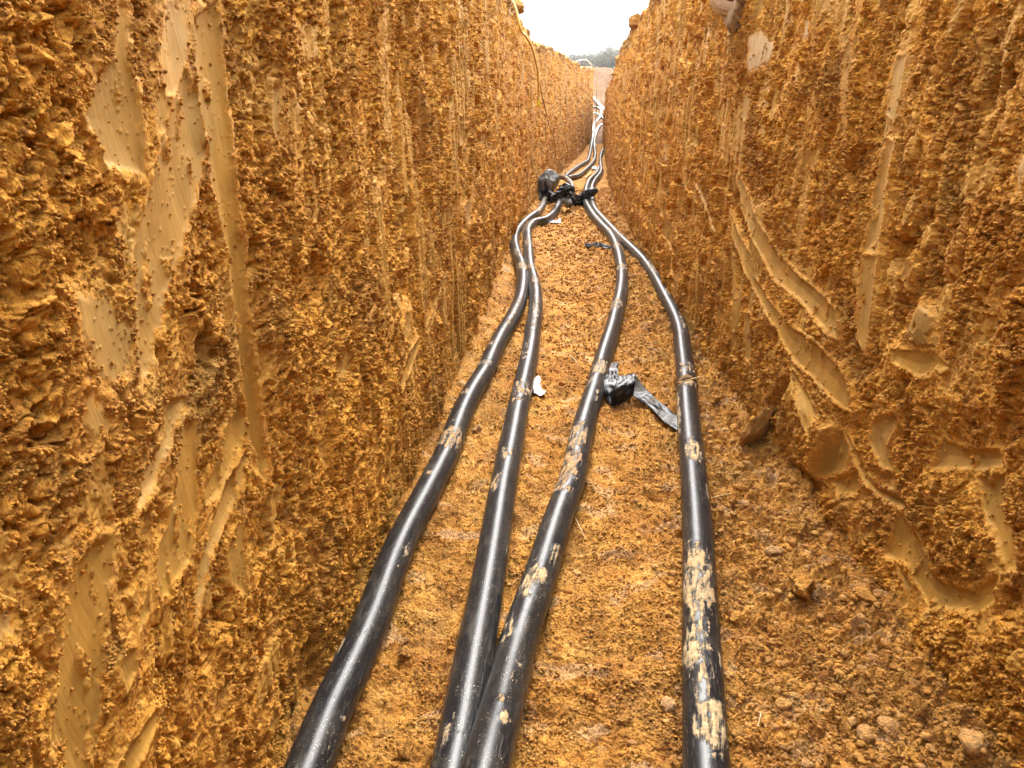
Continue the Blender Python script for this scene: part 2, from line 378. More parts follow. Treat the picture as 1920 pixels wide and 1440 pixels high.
def build_wall(side):
    seed = 100 if side < 0 else 300
    ny = int(1600 * Q); nz = int(1300 * Q)
    # rows: close together near the camera, far apart at the trench's end
    t = np.linspace(0, 1, ny)
    ys0 = .55 if side < 0 else 1.1
    yy = np.concatenate([np.linspace(-2.5, ys0, 60)[:-1], (ys0 ** -.3 + (46 ** -.3 - ys0 ** -.3) * t) ** (-1 / .3)])
    s = np.concatenate([np.linspace(-.12, 1.75, int(nz * .62)), np.linspace(1.75, 3.0, int(nz * .33))[1:], np.linspace(3.0, 4.0, int(nz * .05))[1:]])
    Y, S = np.meshgrid(yy, s, indexing='ij'); Y = Y.astype(f32); S = S.astype(f32)
    HT = HTL(Y) if side < 0 else HTR(Y)
    HT = HT + .07 * perlin(Y / .5, Y * 0 + 3.3, seed + 50) + .03 * perlin(Y / .16, Y * 0 + 7.7, seed + 51) * (1 - .6 * sstep(8, 16, Y)) + .05 * perlin(Y / 1.9, Y * 0 + 1.7, seed + 53)
    out = np.clip(S - HT, 0, None)
    Z = np.minimum(S, HT) + .10 * out + .1 * out * perlin(Y / .3, S / .3, seed + 52)
    X0 = LX(Y) if side < 0 else RX(Y)
    zf = ZF(Y); Z = Z + np.where(Y > 26, zf * np.clip(1 - S / 2.2, 0, 1), 0)
    U = Y + .28 * S * side; V = S
    far = sstep(1.6, 4.5, Y); vfar = sstep(5, 11, Y)
    st = 1 + .5 * far + 1.8 * vfar
    h = rough_soil(U, V / st, seed, 1.0) * (1 - .35 * vfar)
    # grooves left by the bucket's teeth, running down the wall
    gro = perlin(Y / .045, V / 1.6, seed + 20) + .6 * perlin(Y / .018, V / .9, seed + 21)
    h += (.004 + .010 * far) * gro
    h += .030 * fbm(Y / .55, V / .8, 3, seed + 22) + .02 * perlin(Y / 1.6, V / 3, seed + 23)
    wf = sstep(2.5, 6, Y)
    h += wf * (.013 * perlin(Y / .33, V / .16, seed + 25) + .010 * perlin(Y / .16, V / .07, seed + 26) - .030 * sstep(.28, .5, perlin(Y / .28, V / .11, seed + 27)) - .022 * sstep(.25, .45, perlin(Y / .6, V / .20, seed + 28)))
    hollow = perlin(U / .17, V / .23, seed + 24); h -= .028 * sstep(.34, .6, hollow)
    big = .022 * fbm(Y / .7, V / 1.1, 2, seed + 22) + .012 * perlin(Y / 1.6, V / 3, seed + 23)
    smg = np.zeros(Y.shape, f32); sm = np.zeros(Y.shape, f32); tone = np.zeros(Y.shape, f32)
    # narrow vertical smears everywhere the teeth slid instead of tearing
    band = perlin(Y / (.030 + .02 * far), V / .55, seed + 30); where = perlin(Y / .4, V / .35, seed + 31)
    edge = .5 * perlin(U / .012, V / .02, seed + 32) + .3 * perlin(U / .005, V / .007, seed + 33)
    a = sstep(.30, .44, band + .30 * where + .16 * edge + .15 * far - .06) * (.5 + .5 * far)
    a2 = sstep(.40, .52, perlin(U / .10, V / .17, seed + 34) + .20 * edge - .02 + .1 * where)
    a = np.maximum(a, a2 * .9)
    sm = np.maximum(sm, a * .9)
    she = sstep(.02, .30, perlin(U / .21, V / .55, seed + 35) + .45 * perlin(U / .06, V / .16, seed + 36) + .12 * edge) * (.35 + .65 * sstep(.05, .25, perlin(U / .6, V / .7, seed + 37) + .15))
    dep = big + .004 * gro - .003
    polys = LP if side < 0 else RP
    for pts, depth, tn in polys:
        wp = [onwall(px, py, side) for px, py in pts]; wp = [(p.y, p.z) for p in wp]
        y0, y1 = min(p[0] for p in wp) - .06, max(p[0] for p in wp) + .06
        z0, z1 = min(p[1] for p in wp) - .06, max(p[1] for p in wp) + .06
        i0, i1 = np.searchsorted(yy, [y0, y1]); j0, j1 = np.searchsorted(s, [z0, z1])
        if i1 - i0 < 2 or j1 - j0 < 2: continue
        sl_ = (slice(i0, i1), slice(j0, j1))
        sdv = poly_sd(Y[sl_], S[sl_], wp)
        e = edge[sl_]; ym = max(.7, .5 * (y0 + y1)); wd = .004 * ym
        mk = sstep(-wd, wd, sdv + e * .013 * min(ym, 2) ** .5)
        holes = sstep(.50, .58, perlin(U[sl_] / .035, V[sl_] / .09, seed + 40) + .25 * e); mk = mk * (1 - holes * .8)
        mg = sstep(-.016, .010, sdv + e * .004)
        lip = np.exp(-(sdv / .012) ** 2) * (.006 if depth < 0 else 0)
        # concave groove, deepest along the middle
        mx = max(float(sdv.max()), 1e-3)
        dd = big[sl_] + .0015 + max(depth, -.022 if side < 0 else -.015) * (.1 + .7 * np.clip(sdv / mx, 0, 1) ** .5)
        calm = .75 * np.exp(-(np.clip(-sdv, 0, 9) / .035) ** 2) * (depth < .02); h[sl_] = h[sl_] * (1 - calm) + (big[sl_] + .004) * calm
        dep[sl_] = dep[sl_] * (1 - mg) + dd * mg; smg[sl_] = np.maximum(smg[sl_], mg * (1 - holes * .6))
        h[sl_] = h[sl_] + lip
        halo = .55 * np.exp(-(np.clip(-sdv, 0, 9) / .028) ** 2) * sstep(-.15, .25, e + perlin(U[sl_] / .03, V[sl_] / .05, seed + 45))
        sm[sl_] = np.maximum(sm[sl_], np.maximum(mk, halo)); tone[sl_] = np.where(mk > .3, tn * mk, tone[sl_])
    for pts, depth in (NOTCH if side > 0 else []):
        wp = [onwall(px, py, side) for px, py in pts]; wp = [(p.y, p.z) for p in wp]
        sdv = poly_sd(Y, S, wp); h += depth * sstep(-.05, .04, sdv + .01 * edge); dep += depth * sstep(-.05, .04, sdv)
    if side > 0:
        # the clay slab standing out above the notch
        pts = [(1462,800),(1490,720),(1535,790),(1560,800),(1528,890),(1480,860)]
        wp = [onwall(px, py, side) for px, py in pts]; wp = [(p.y, p.z) for p in wp]
        sdv = poly_sd(Y, S, wp); dep += .03 * sstep(-.03, .03, sdv); h += .03 * sstep(-.03, .03, sdv + .01 * edge)
    # striations and stuck crumbs on the smears
    dw, rw = worley(U / .013, V / .013, seed + 60)
    crumb = np.where(rw > .80, np.clip(.20 - dw, 0, 1), 0) * .018
    stri = .0004 * perlin((Y + .2 * V * side * -1) / .006, V / .25, seed + 61) + .0024 * perlin((Y + .1 * V) / .07, V / .6, seed + 62) + .0012 * perlin(Y / .05, V / .06, seed + 63)
    hs_ = dep + stri + crumb
    gm = np.maximum(np.maximum(smg, np.clip(sm, 0, 1) * (smg <= 0)), .62 * she); H = h * (1 - gm) + hs_ * gm
    sm = sm * (1 - np.clip(crumb * 200, 0, .9))
    sm = np.maximum(sm, she * .42 * sstep(-.1, .3, edge + perlin(U / .035, V / .06, seed + 46)))
    # dark topsoil along the brim
    tb = sstep(-.22, -.02, (S - HT) + .10 * perlin(Y / .2, V / .15, seed + 70)); 
    tb = tb * sstep(0, .3, perlin(Y / .9, V / 2, seed + 72) + .25)
    tone = np.where(tb > 0, tone * (1 - tb) - tb * .55, tone); H += tb * (.03 * perlin(Y / .07, V / .07, seed + 71) + .012)
    dk = sstep(.25, .6, perlin(Y / .5, V / .35, seed + 73)) * (1 - sm) * .22
    tone = tone - dk * (tone <= .01)
    batter = .018 * S
    roll = np.where(out > 0, 1, 0)
    tu = .004 * perlin(U / .02, V / .02, seed + 80); tv = .006 * perlin(U / .025, V / .025, seed + 81)
    X = X0 - side * (H * (1 - .7 * roll)) + side * (batter + out)
    Z = Z + roll * H * .8 + tv * (1 - sm); Yo = Y + tu * (1 - sm)
    P = np.stack([X, Yo, Z], -1)
    me = gridmesh('earth_wall', P, attrs={'smooth': sm, 'tone': tone}, flip=(side > 0))
    o = obj('earth_wall', me, M_wall)
    # crumbs clinging to the torn clay
    rs = np.random.RandomState(seed); n = int(320000 * Q)
    wy = np.where(yy < (.5 if side < 0 else 1.2), 0, np.gradient(yy) * yy ** -2.2); wy /= wy.sum()
    ws = np.gradient(s) * (s > 0); ws = ws / ws.sum()
    i = rs.choice(len(yy), n, p=wy); j = rs.choice(len(s), n, p=ws)
    keep = ((sm[i, j] < .25) | (rs.rand(n) < .05)) & (rs.rand(n) > .78 * she[i, j]) & (perlin(U[i, j] / .05, V[i, j] / .05, seed + 90) + .5 * perlin(U[i, j] / .15, V[i, j] / .2, seed + 91) + .35 * rs.rand(n) > -.02) & (S[i, j] < HT[i, j])
    i, j = i[keep], j[keep]; base = P[i, j]; y_ = base[:, 1]
    rad = (.0016 + .0042 * rs.rand(len(i)) ** 2.2) * np.maximum(1, y_ / 2.2) ** .40 * np.interp(y_, [0, 1, 2, 4], [.52, .62, .9, 1])
    rad *= np.where(rs.rand(len(i)) < .012, 1.7, 1)
    base = base + np.array([-side, 0, 0]) * (rad * .45)[:, None]
    tag(obj('wall_crumbs', crumb_mesh('wall_crumbs', base, rad, rs, tone[i, j] - .12 + .22 * rs.rand(len(i))), M_wall), 'torn orange clay crumbs stuck to the face of the %s trench wall' % ('left' if side < 0 else 'right'), 'crumbs', kind='stuff')
    return o
wl = build_wall(-1)
tag(wl, 'orange clay trench wall with long smooth bucket smears, on the left of the pipes', 'earth wall', kind='structure')
wr = build_wall(1)
tag(wr, 'orange clay trench wall with curved scrape marks, on the right of the pipes', 'earth wall', kind='structure')

# ------------------------------------------------------------ pipe runs
RAD = .0535
def catmull(P, n=14):
    P = [np.array(p, float) for p in P]; P = [2 * P[0] - P[1]] + P + [2 * P[-1] - P[-2]]; out = []
    for i in range(1, len(P) - 2):
        a, b, c, d = P[i - 1:i + 3]
        for k in range(n):
            t = k / n; out.append(.5 * (2 * b + (c - a) * t + (2 * a - 5 * b + 4 * c - d) * t * t + (3 * b - a - 3 * c + d) * t ** 3))
    out.append(P[-2]); return np.array(out)
def smooth_path(P, it=6):
    for _ in range(it):
        Q_ = P.copy(); Q_[1:-1] = .25 * P[:-2] + .5 * P[1:-1] + .25 * P[2:]; P = Q_
    return P
PA = [(560,1490),(584,1437),(603,1369),(634,1306),(669,1234),(703,1150),(731,1069),(759,1006),(803,920),(842,841),(862,786),(884,739),(910,698),(923,666),(939,633),(961,596),(975,563),(979.5,535),(979.5,513),(976,495),(968,474),(964,452),(970,432),(989,412.5),(1010,397),(1020,379),(1024,370)]
PB = [(838,1500),(853,1437),(875,1312),(889,1234),(904.7,1150),(917,1078),(929,1006),(940,932),(951,873),(960,827),(971,768),(983,713),(993,666),(999,622),(1003.6,590),(1004.7,557),(1000,526),(994,504),(991.6,482),(990.5,465),(989,447),(990,430),(1002,417),(1020,414),(1036,403),(1047,385),(1050,372)]
PC = [(898,1495),(912.5,1437),(945,1312),(963,1234),(988,1156),(1009,1094),(1036,1006),(1056,946),(1074,900),(1088,825),(1102.5,771),(1117,727),(1131,672),(1147,622),(1155,590),(1163,557),(1166.6,524),(1164,496),(1158,469),(1147,445),(1131.6,428),(1114,408),(1103,390),(1098.5,378),(1099,356),(1104,341),(1112,332),(1119,325),(1124,314)]
PD = [(1326,1490),(1323,1414),(1321,1350),(1316,1233),(1312,1116),(1309,1014),(1303.6,932),(1299,873),(1293.5,815),(1289,756),(1287,713),(1282,666),(1276.5,622),(1265,590),(1247.5,557),(1230,524),(1208,491),(1186,469),(1164,447.5),(1142.5,425.6),(1121,402),(1112,386),(1109,363),(1111,349),(1116.6,338),(1124,329),(1127.5,319.7),(1126,307),(1126,295),(1130.6,281)]
def pipe_path(pts, lift=lambda py: 0.0, r=RAD):
    W = [np.array(at(px, py, r + lift(py))) for px, py in pts]
    P = catmull(W); d = np.concatenate([[0], np.cumsum(np.linalg.norm(np.diff(P, axis=0), axis=1))]); n = int(d[-1] / .02)
    P = np.stack([np.interp(np.linspace(0, d[-1], n), d, P[:, k]) for k in range(3)], -1)
    return smooth_path(P, 40)
liftC = lambda py: .068 * float(sstep(1215, 1460, np.float64(py)))
RUNS = []
for _p, _l in ((PA, None), (PB, None), (PC, liftC), (PD, None)):
    _w = pipe_path(_p, _l) if _l else pipe_path(_p)
    _o = np.argsort(_w[:, 1]); RUNS.append((_w[_o, 1], _w[_o, 0]))

# ------------------------------------------------------------ trench floor
def floor_h(X, Y, L, R):
    seed = 500
    e = np.minimum(X - L, R - X)
    rub = sstep(.0, .45, X - (L + R) / 2) * .75 + .45 * np.exp(-np.clip(e, 0, 9) / .12) + .25 * sstep(-.2, .4, perlin(X / .35, Y / .5, seed + 1))
    rub = np.clip(rub, .30, 1.0)
    wu = X + .012 * perlin(X / .04, Y / .04, seed + 2); wv = Y + .012 * perlin(X / .04, Y / .04, seed + 3)
    d1, r1 = worley(wu / .075, wv / .075, seed + 5); d2, r2 = worley(wu / .032, wv / .032, seed + 6); d3, r3 = worley(wu / .013, wv / .013, seed + 7)
    h = rub * (.036 * np.where(r1 > .55, np.clip(.5 - d1, 0, 1), 0) * 2 + .034 * (.5 - d2) * r2 * 1.6)
    h += (.35 + .65 * rub) * .011 * (.5 - d3 + .5 * (r3 - .5)) + .003 * perlin(wu / .006, wv / .006, seed + 8)
    d4, r4 = worley(wu / .0065, wv / .0065, seed + 17); h += .0035 * (.5 - d4 + .5 * (r4 - .5))
    h += .020 * fbm(X / .15, Y / .15, 4, seed + 9) + .014 * perlin(X / .42, Y / .47, seed + 10)
    h -= .012 * rub * sstep(.25, .5, perlin(wu / .04, wv / .04, seed + 12))
    crack = np.abs(perlin(wu / .10, wv / .05, seed + 13)); h -= .008 * (1 - sstep(0, .06, crack)) * sstep(0, .3, perlin(X / .25, Y / .25, seed + 14))
    h += .075 * np.exp(-np.clip(e, 0, 9) / .07) * (.6 + .8 * perlin(X * 0 + 1.5, Y / .25, seed + 15))
    h += .010 * perlin(X / .6, (Y + .05 * np.sin(X * 5)) / .13, seed + 18) * (1 - .6 * rub)
    for ry, rx in RUNS:                       # soil pushed up against the pipes
        dd = np.abs(X - np.interp(Y, ry, rx)); bank = np.exp(-((dd - .062) / .030) ** 2) * (Y > ry[0]) * (Y < min(ry[-1], 13))
        h += bank * .024 * (.45 + 1.1 * perlin(X / .06, Y / .09, seed + 19))
    far = sstep(4, 9, Y)
    h += far * .016 * perlin(X / .4, Y / .22, seed + 16)
    return h
def build_floor():
    nx = int(880 * Q); ny = int(1750 * Q)
    t = np.linspace(0, 1, ny); yy = np.concatenate([np.linspace(-2.5, .9, 30)[:-1], (.9 ** -.6 + (62 ** -.6 - .9 ** -.6) * t) ** (-1 / .6)])
    u = np.linspace(0, 1, nx)
    Y, Ug = np.meshgrid(yy, u, indexing='ij')
    L = LX(Y); R = RX(Y)
    X = (L - .12) + Ug * (R - L + .24)
    h = floor_h(X.astype(f32), Y.astype(f32), L, R)
    Z = ZF(Y) + h - .012 + np.where(Y > 34, .16 * perlin(X / .9, Y / .7, 77) + .07 * perlin(X / .3, Y / .3, 78), 0)
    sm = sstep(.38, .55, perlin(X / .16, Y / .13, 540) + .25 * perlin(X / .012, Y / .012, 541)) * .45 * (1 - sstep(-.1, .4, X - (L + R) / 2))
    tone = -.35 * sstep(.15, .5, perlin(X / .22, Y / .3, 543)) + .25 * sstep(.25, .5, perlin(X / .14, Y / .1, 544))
    tone = np.where(Y > 31, -.9 - .75 * sstep(32, 36, Y) + .35 * perlin(X / .35, Y / .5, 545), tone)  # colour dimmed past the trench end to offset the open sky's light
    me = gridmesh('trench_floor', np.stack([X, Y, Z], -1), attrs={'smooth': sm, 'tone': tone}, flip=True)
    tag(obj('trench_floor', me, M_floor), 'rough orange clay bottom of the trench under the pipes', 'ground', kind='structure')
build_floor()
def fz(x, y):
    L = LX(y); R = RX(y)
    return float(ZF(y) + floor_h(np.array([x], f32), np.array([y], f32), np.array([L]), np.array([R]))[0] - .012)

# ------------------------------------------------------------ ground above, out to the horizon
def build_ground():
    yy = np.concatenate([np.linspace(-400, -3, 30), np.linspace(-2, 60, 125), np.geomspace(62, 900, 50)])
    xs = np.concatenate([-np.geomspace(900, 3, 40), np.linspace(-2.8, 2.8, 41), np.geomspace(3, 900, 40)])
    Y, Xp = np.meshgrid(yy, xs, indexing='ij')
    c = np.where(Y < 34, (LX(np.clip(Y, -3, 33)) + RX(np.clip(Y, -3, 33))) / 2, 1.6)
    X = Xp + c
    z0 = np.interp(Y, [-3, 34, 58, 64, 80, 130, 300, 900], [2.62, 2.7, 4.3, 4.6, 4.3, 3.0, 6, 30])
    zn = .12 * perlin(X / 2.5, Y / 2.5, 900) + np.where(Y > 45, .3 * perlin(X / 1.3, Y / 5, 901), 0)
    Z = z0 + zn
    hole = (np.abs(Xp) < 1.25) & (Y < 33.5) & (Y > -2.6)
    # beyond the trench the bank slopes down to the ramp
    ramp = (Y >= 33.5) & (Y < 62)
    rz = ZF(Y) - .12
    halfw = np.interp(Y, [33.5, 40, 50, 62], [1.2, 5, 8, 14])
    k = sstep(halfw * .8, halfw * 1.3 + 1, np.abs(Xp)); Z = np.where(ramp, rz * (1 - k) + Z * k, Z)
    n, m = Y.shape; idx = np.arange(n * m).reshape(n, m)
    ok = ~(hole[:-1, :-1] | hole[1:, :-1] | hole[1:, 1:] | hole[:-1, 1:])
    F = np.stack([idx[:-1, :-1], idx[:-1, 1:], idx[1:, 1:], idx[1:, :-1]], -1)[ok]
    P = np.stack([X, Y, Z], -1).reshape(-1, 3)
    me = rawmesh('ground', P, F, 4, True, {'smooth': np.zeros(n * m), 'tone': np.where(Y > 36, -1.7 + .3 * perlin(X / 1.5, Y / 2.5, 903), -.3).reshape(-1)})  # far ground's colour darkened to offset the stronger light outside the trench
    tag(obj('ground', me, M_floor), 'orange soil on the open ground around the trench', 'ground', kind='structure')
build_ground()

# ------------------------------------------------------------ pipes
def sweep(path, rad, step, ring, mudfn=None, seed=0, ends=True):
    d = np.concatenate([[0], np.cumsum(np.linalg.norm(np.diff(path, axis=0), axis=1))])
    # step grows with distance from the camera
    s = [0.0]
    while s[-1] < d[-1]:
        y = np.interp(s[-1], d, path[:, 1]); s.append(s[-1] + max(step, step * .33 * max(y, .5)))
    s[-1] = d[-1]; s = np.array(s)
    C = np.stack([np.interp(s, d, path[:, k]) for k in range(3)], -1)
    T = np.gradient(C, axis=0); T /= np.linalg.norm(T, axis=1)[:, None]
    S = np.cross(T, [0, 0, 1.0]); S /= np.maximum(np.linalg.norm(S, axis=1)[:, None], 1e-6)
    Up = np.cross(S, T)
    a = np.linspace(0, 2 * np.pi, ring, endpoint=False)
    A, Sg = np.meshgrid(a, s)                     # (n, ring); angle 0 = top, +pi/2 = right
    mud = np.zeros(A.shape); mc = np.zeros(A.shape); film = np.zeros(A.shape)
    if mudfn: mud, mc, film = mudfn(A, Sg, s, C)
    r = rad + .0030 * sstep(.45, .8, mud) * (1 + .8 * perlin(A * rad / .01, Sg / .012, seed)) 
    P = C[:, None, :] + r[..., None] * (np.sin(A)[..., None] * S[:, None, :] + np.cos(A)[..., None] * Up[:, None, :])
    pc = np.stack([np.sin(A) * rad, np.cos(A) * rad, Sg + seed * 3.7], -1)
    n, m = A.shape; idx = np.arange(n * m).reshape(n, m); idx2 = np.concatenate([idx, idx[:, :1]], 1)
    F = np.stack([idx2[:-1, :-1], idx2[:-1, 1:], idx2[1:, 1:], idx2[1:, :-1]], -1).reshape(-1, 4)
    # recessed ends: a pipe wall and a dark inside
    V = P.reshape(-1, 3); att = {'mud': mud.reshape(-1), 'mudc': mc.reshape(-1), 'film': film.reshape(-1), 'pc': pc.reshape(-1, 3)}
    extraV = []; extraF = []; base = len(V)
    for e, sign in ((0, 1), (n - 1, -1)):
        inner = C[e] + .86 * (P[e] - C[e]); deep = inner + T[e] * sign * .06
        b = base + len(extraV) * 1
        b = base + sum(len(q) for q in extraV)
        extraV += [inner, deep, (C[e] + T[e] * sign * .06)[None]]
        for k in range(m):
            k2 = (k + 1) % m; o0, o1 = idx[e][k], idx[e][k2]
            extraF += [(o0, o1, b + k2, b + k), (b + k, b + k2, b + m + k2, b + m + k), (b + m + k, b + m + k2, b + 2 * m, b + 2 * m)]
    V2 = np.concatenate([V] + extraV)
    for k in att:
        z = np.zeros((len(V2) - len(V),) + att[k].shape[1:]); att[k] = np.concatenate([att[k], z])
    me = bpy.data.meshes.new('pipe')
    ef = [tuple(dict.fromkeys(q)) for q in extraF]
    me.from_pydata(V2.tolist(), [], F.tolist() + ef)
    me.polygons.foreach_set('use_smooth', np.ones(len(me.polygons), bool))
    for k, v in att.items():
        if v.ndim == 1: me.attributes.new(k, 'FLOAT', 'POINT').data.foreach_set('value', v.astype(f32))
        else: me.attributes.new(k, 'FLOAT_VECTOR', 'POINT').data.foreach_set('vector', v.astype(f32).reshape(-1))
    return me
def py_to_s(path, pts, lift):
    """arc length of each listed photo row along the path"""
    d = np.concatenate([[0], np.cumsum(np.linalg.norm(np.diff(path, axis=0), axis=1))])
    W = [np.array(at(px, py, RAD)) for px, py in pts]
    return np.array([p[1] for p in pts]), np.array([d[np.argmin(((path - w_) ** 2).sum(1))] for w_ in W])
# mud: (row from, row to, angle, half-angle, strength, orange 0..1)
MUD = {
 'A': [(1215,1262,-.95,.30,.95,.35),(1000,1110,.9,.25,.45,0),(905,912,-.2,.3,.9,.5),(818,862,.1,1.3,.85,.55),(805,812,-.1,.25,1,1),(775,800,-1.1,.4,.7,.2),(748,760,-.2,.5,.7,.5),(690,702,0,1.2,.65,.3),(655,662,-.3,.6,.8,.6),(560,640,.3,.4,.5,0),(500,516,.2,1.6,.75,.6),(474,490,-.3,1,.6,.6),(438,446,-.4,.6,.8,.7),(395,404,0,1.5,.8,.6),(372,400,0,2,.5,.2),(1350,1440,1.0,.4,.45,0),(1300,1380,-1.4,.1,.8,0)],
 'B': [(1380,1440,-.2,.5,.5,0),(1120,1440,-1.35,.15,.75,0),(1000,1060,1.2,.12,.85,0),(855,885,-.2,.5,.7,.3),(905,945,-.5,.45,.75,.5),(730,760,0,1.2,.66,.45),(760,768,-.2,.7,.7,.8),(780,900,-1.3,.2,.8,0),(560,650,.1,.5,.6,0),(650,700,-.5,.5,.45,0),(528,545,.2,.8,.7,.7),(505,515,.1,1,.7,.7),(455,470,0,1.5,.62,.4),(420,440,-.2,1.2,.55,.5)],
 'C': [(1400,1440,.45,.25,.9,0),(1370,1384,.1,.3,.75,.4),(1280,1330,.5,.3,.4,0),(1180,1240,-.6,.35,.72,0),(1080,1150,-.1,.95,.78,.15),(1040,1085,.7,.25,.8,.1),(935,948,-.2,1.0,.75,.6),(862,940,-.5,1.25,.86,.75),(808,870,-.2,1.0,.82,.6),(745,770,.6,.2,.7,.2),(690,722,.1,.9,.80,.35),(722,745,-.7,.5,.6,.3),(572,592,-.2,1.1,.72,.6),(505,516,-.1,1.4,.75,.6),(463,474,-.2,1,.75,.6),(436,444,.2,.9,.7,.6),(415,422,0,1,.7,.6)],
 'D': [(1335,1440,.25,.95,.90,.12),(1250,1345,-.3,.8,.62,0),(1200,1290,-.45,.85,.84,.1),(1040,1215,-.25,1.05,.88,.35),(1240,1280,.9,.15,.8,0),(920,960,.9,.2,.65,.1),(842,892,.0,.8,.85,.2),(722,742,0,2,.85,.5),(735,838,-1.25,.45,.86,.2),(693,716,.1,1.2,.58,.3),(600,640,.3,.35,.62,0),(552,565,.2,.5,.7,.2),(500,530,.1,.7,.66,.2),(440,455,0,1,.6,.4)],
}
def mudfn(key, path, pts):
    pys, ss = py_to_s(path, pts, None); order = np.argsort(pys)
    sd_ = sum(ord(ch) for ch in key)
    def fn(A, Sg, s, C):
        a = (A + np.pi) % (2 * np.pi) - np.pi
        ar = a * RAD
        n1 = .5 * perlin(ar / .011, Sg / .09, sd_) + .35 * perlin(ar / .006, Sg / .04, sd_ + 1) + .25 * perlin(ar / .003, Sg / .012, sd_ + 2)
        m = np.full(A.shape, .04); mc = np.zeros(A.shape); film = np.zeros(A.shape)
        for p0, p1, ac, ah, st, oc in MUD.get(key, []):
            s0 = np.interp(p0, pys[order], ss[order]); s1 = np.interp(p1, pys[order], ss[order])
            lo, hi = min(s0, s1), max(s0, s1); sc_ = (lo + hi) / 2; sh = max((hi - lo) / 2, .02)
            da = np.abs((a - ac + np.pi) % (2 * np.pi) - np.pi) / ah; ds = np.abs(Sg - sc_) / sh
            f = np.clip(1.35 - (da ** 2 + ds ** 2) ** .5, 0, 1); f = sstep(0, .8, f)
            val = f * st * .72 + n1 * .85 * sstep(0, .3, f)
            mc = np.where(val > m, oc * sstep(-.3, .3, n1 + oc - .4), mc)
            m = np.maximum(m, val)
        m += .30 * sstep(.42, .7, n1 + .5 * perlin(ar / .05, Sg / .15, sd_ + 5))
        Yc = np.interp(Sg, s, C[:, 1])
        film = np.clip(-.06 + .5 * sstep(4, 9, Yc) + .5 * perlin(ar / .03, Sg / .1, sd_ + 6), 0, 1)
        return m, mc, film
    return fn
liftC = lambda py: .068 * float(sstep(1215, 1460, np.float64(py)))
for key, pts, lab, lf in (('A', PA, 'black plastic pipe nearest the left trench wall, ending at the grey bag', lambda p: 0.0),
                          ('B', PB, 'second black pipe from the left wall, dusty, ending under the black wrap', lambda p: 0.0),
                          ('C', PC, 'black pipe caked with brown mud, leaning against its left neighbour at the front', liftC),
                          ('D', PD, 'black pipe nearest the right trench wall, with beige mud smears', lambda p: 0.0)):
    path = pipe_path(pts, lf)
    me = sweep(path, RAD, .0062, 44, mudfn(key, path, pts), seed=ord(key) - 60)
    tag(obj('conduit_pipe', me, M_pipe), lab, 'pipe', 'black pipes laid along the trench floor')

# far pipes
P1 = [(1060,333),(1063,329),(1076,318),(1090,309),(1101,302.5),(1105.6,290),(1108.7,271),(1111,256),(1112.5,244),(1114,233),(1118.8,227),(1124.6,220),(1127.5,211),(1125,204.5),(1120,202),(1112,202),(1104,203)]
P2 = [(1066,335),(1070,333),(1084,329.7),(1099,318),(1113,302.5),(1115.8,290),(1114,271),(1115.5,257),(1118,248),(1122,239),(1126,235),(1134,233),(1146,232)]
P3 = [(1102,172),(1115,185.5),(1125,196),(1134.8,206.7),(1150,222)]
P3b = [(1104,176),(1116,189.5),(1126,200),(1136,211),(1150,226)]
P4 = [(1100,210),(1114,212.5),(1124.6,217),(1134.8,224.5),(1150,236)]
M_far = M_pipe
for pts, lab in ((P1, 'dusty pipe that loops over at the top of the far slope, behind the bag'),
                 (P2, 'dusty pipe bending right at the foot of the far slope, beside the looped one'),
                 (P3, 'upper of two black pipes lying close together across the far slope'),
                 (P3b, 'lower of two black pipes lying close together across the far slope'),
                 (P4, 'single black pipe crossing the slope inside the loop of another pipe')):
    path = pipe_path(pts)
    def fn(A, Sg, s, C):
        return np.full(A.shape, .05), np.zeros(A.shape), np.full(A.shape, .9 if pts is P1 or pts is P2 else .2)
    me = sweep(path, RAD, .01, 20, fn, seed=len(lab))
    tag(obj('conduit_pipe', me, M_far), lab, 'pipe')
# short curved piece between the bags
pts = [(1049,333),(1054,332.5),(1062,336),(1069,343),(1072.5,352),(1071,362)]
path = smooth_path(catmull([np.array(at(px, py, RAD + dz)) for (px, py), dz in zip(pts, (.10, .12, .10, .06, .03, 0))]), 5)
me = sweep(path, RAD, .006, 24, lambda A, Sg, s, C: (.2 + .35 * (1 + np.cos(A)) / 2 * (Sg < .9), np.zeros(A.shape), np.full(A.shape, .9)), seed=9)
tag(obj('pipe_elbow', me, M_pipe), 'short curved pipe piece, open end up, between the grey bag and the black wrap', 'pipe')

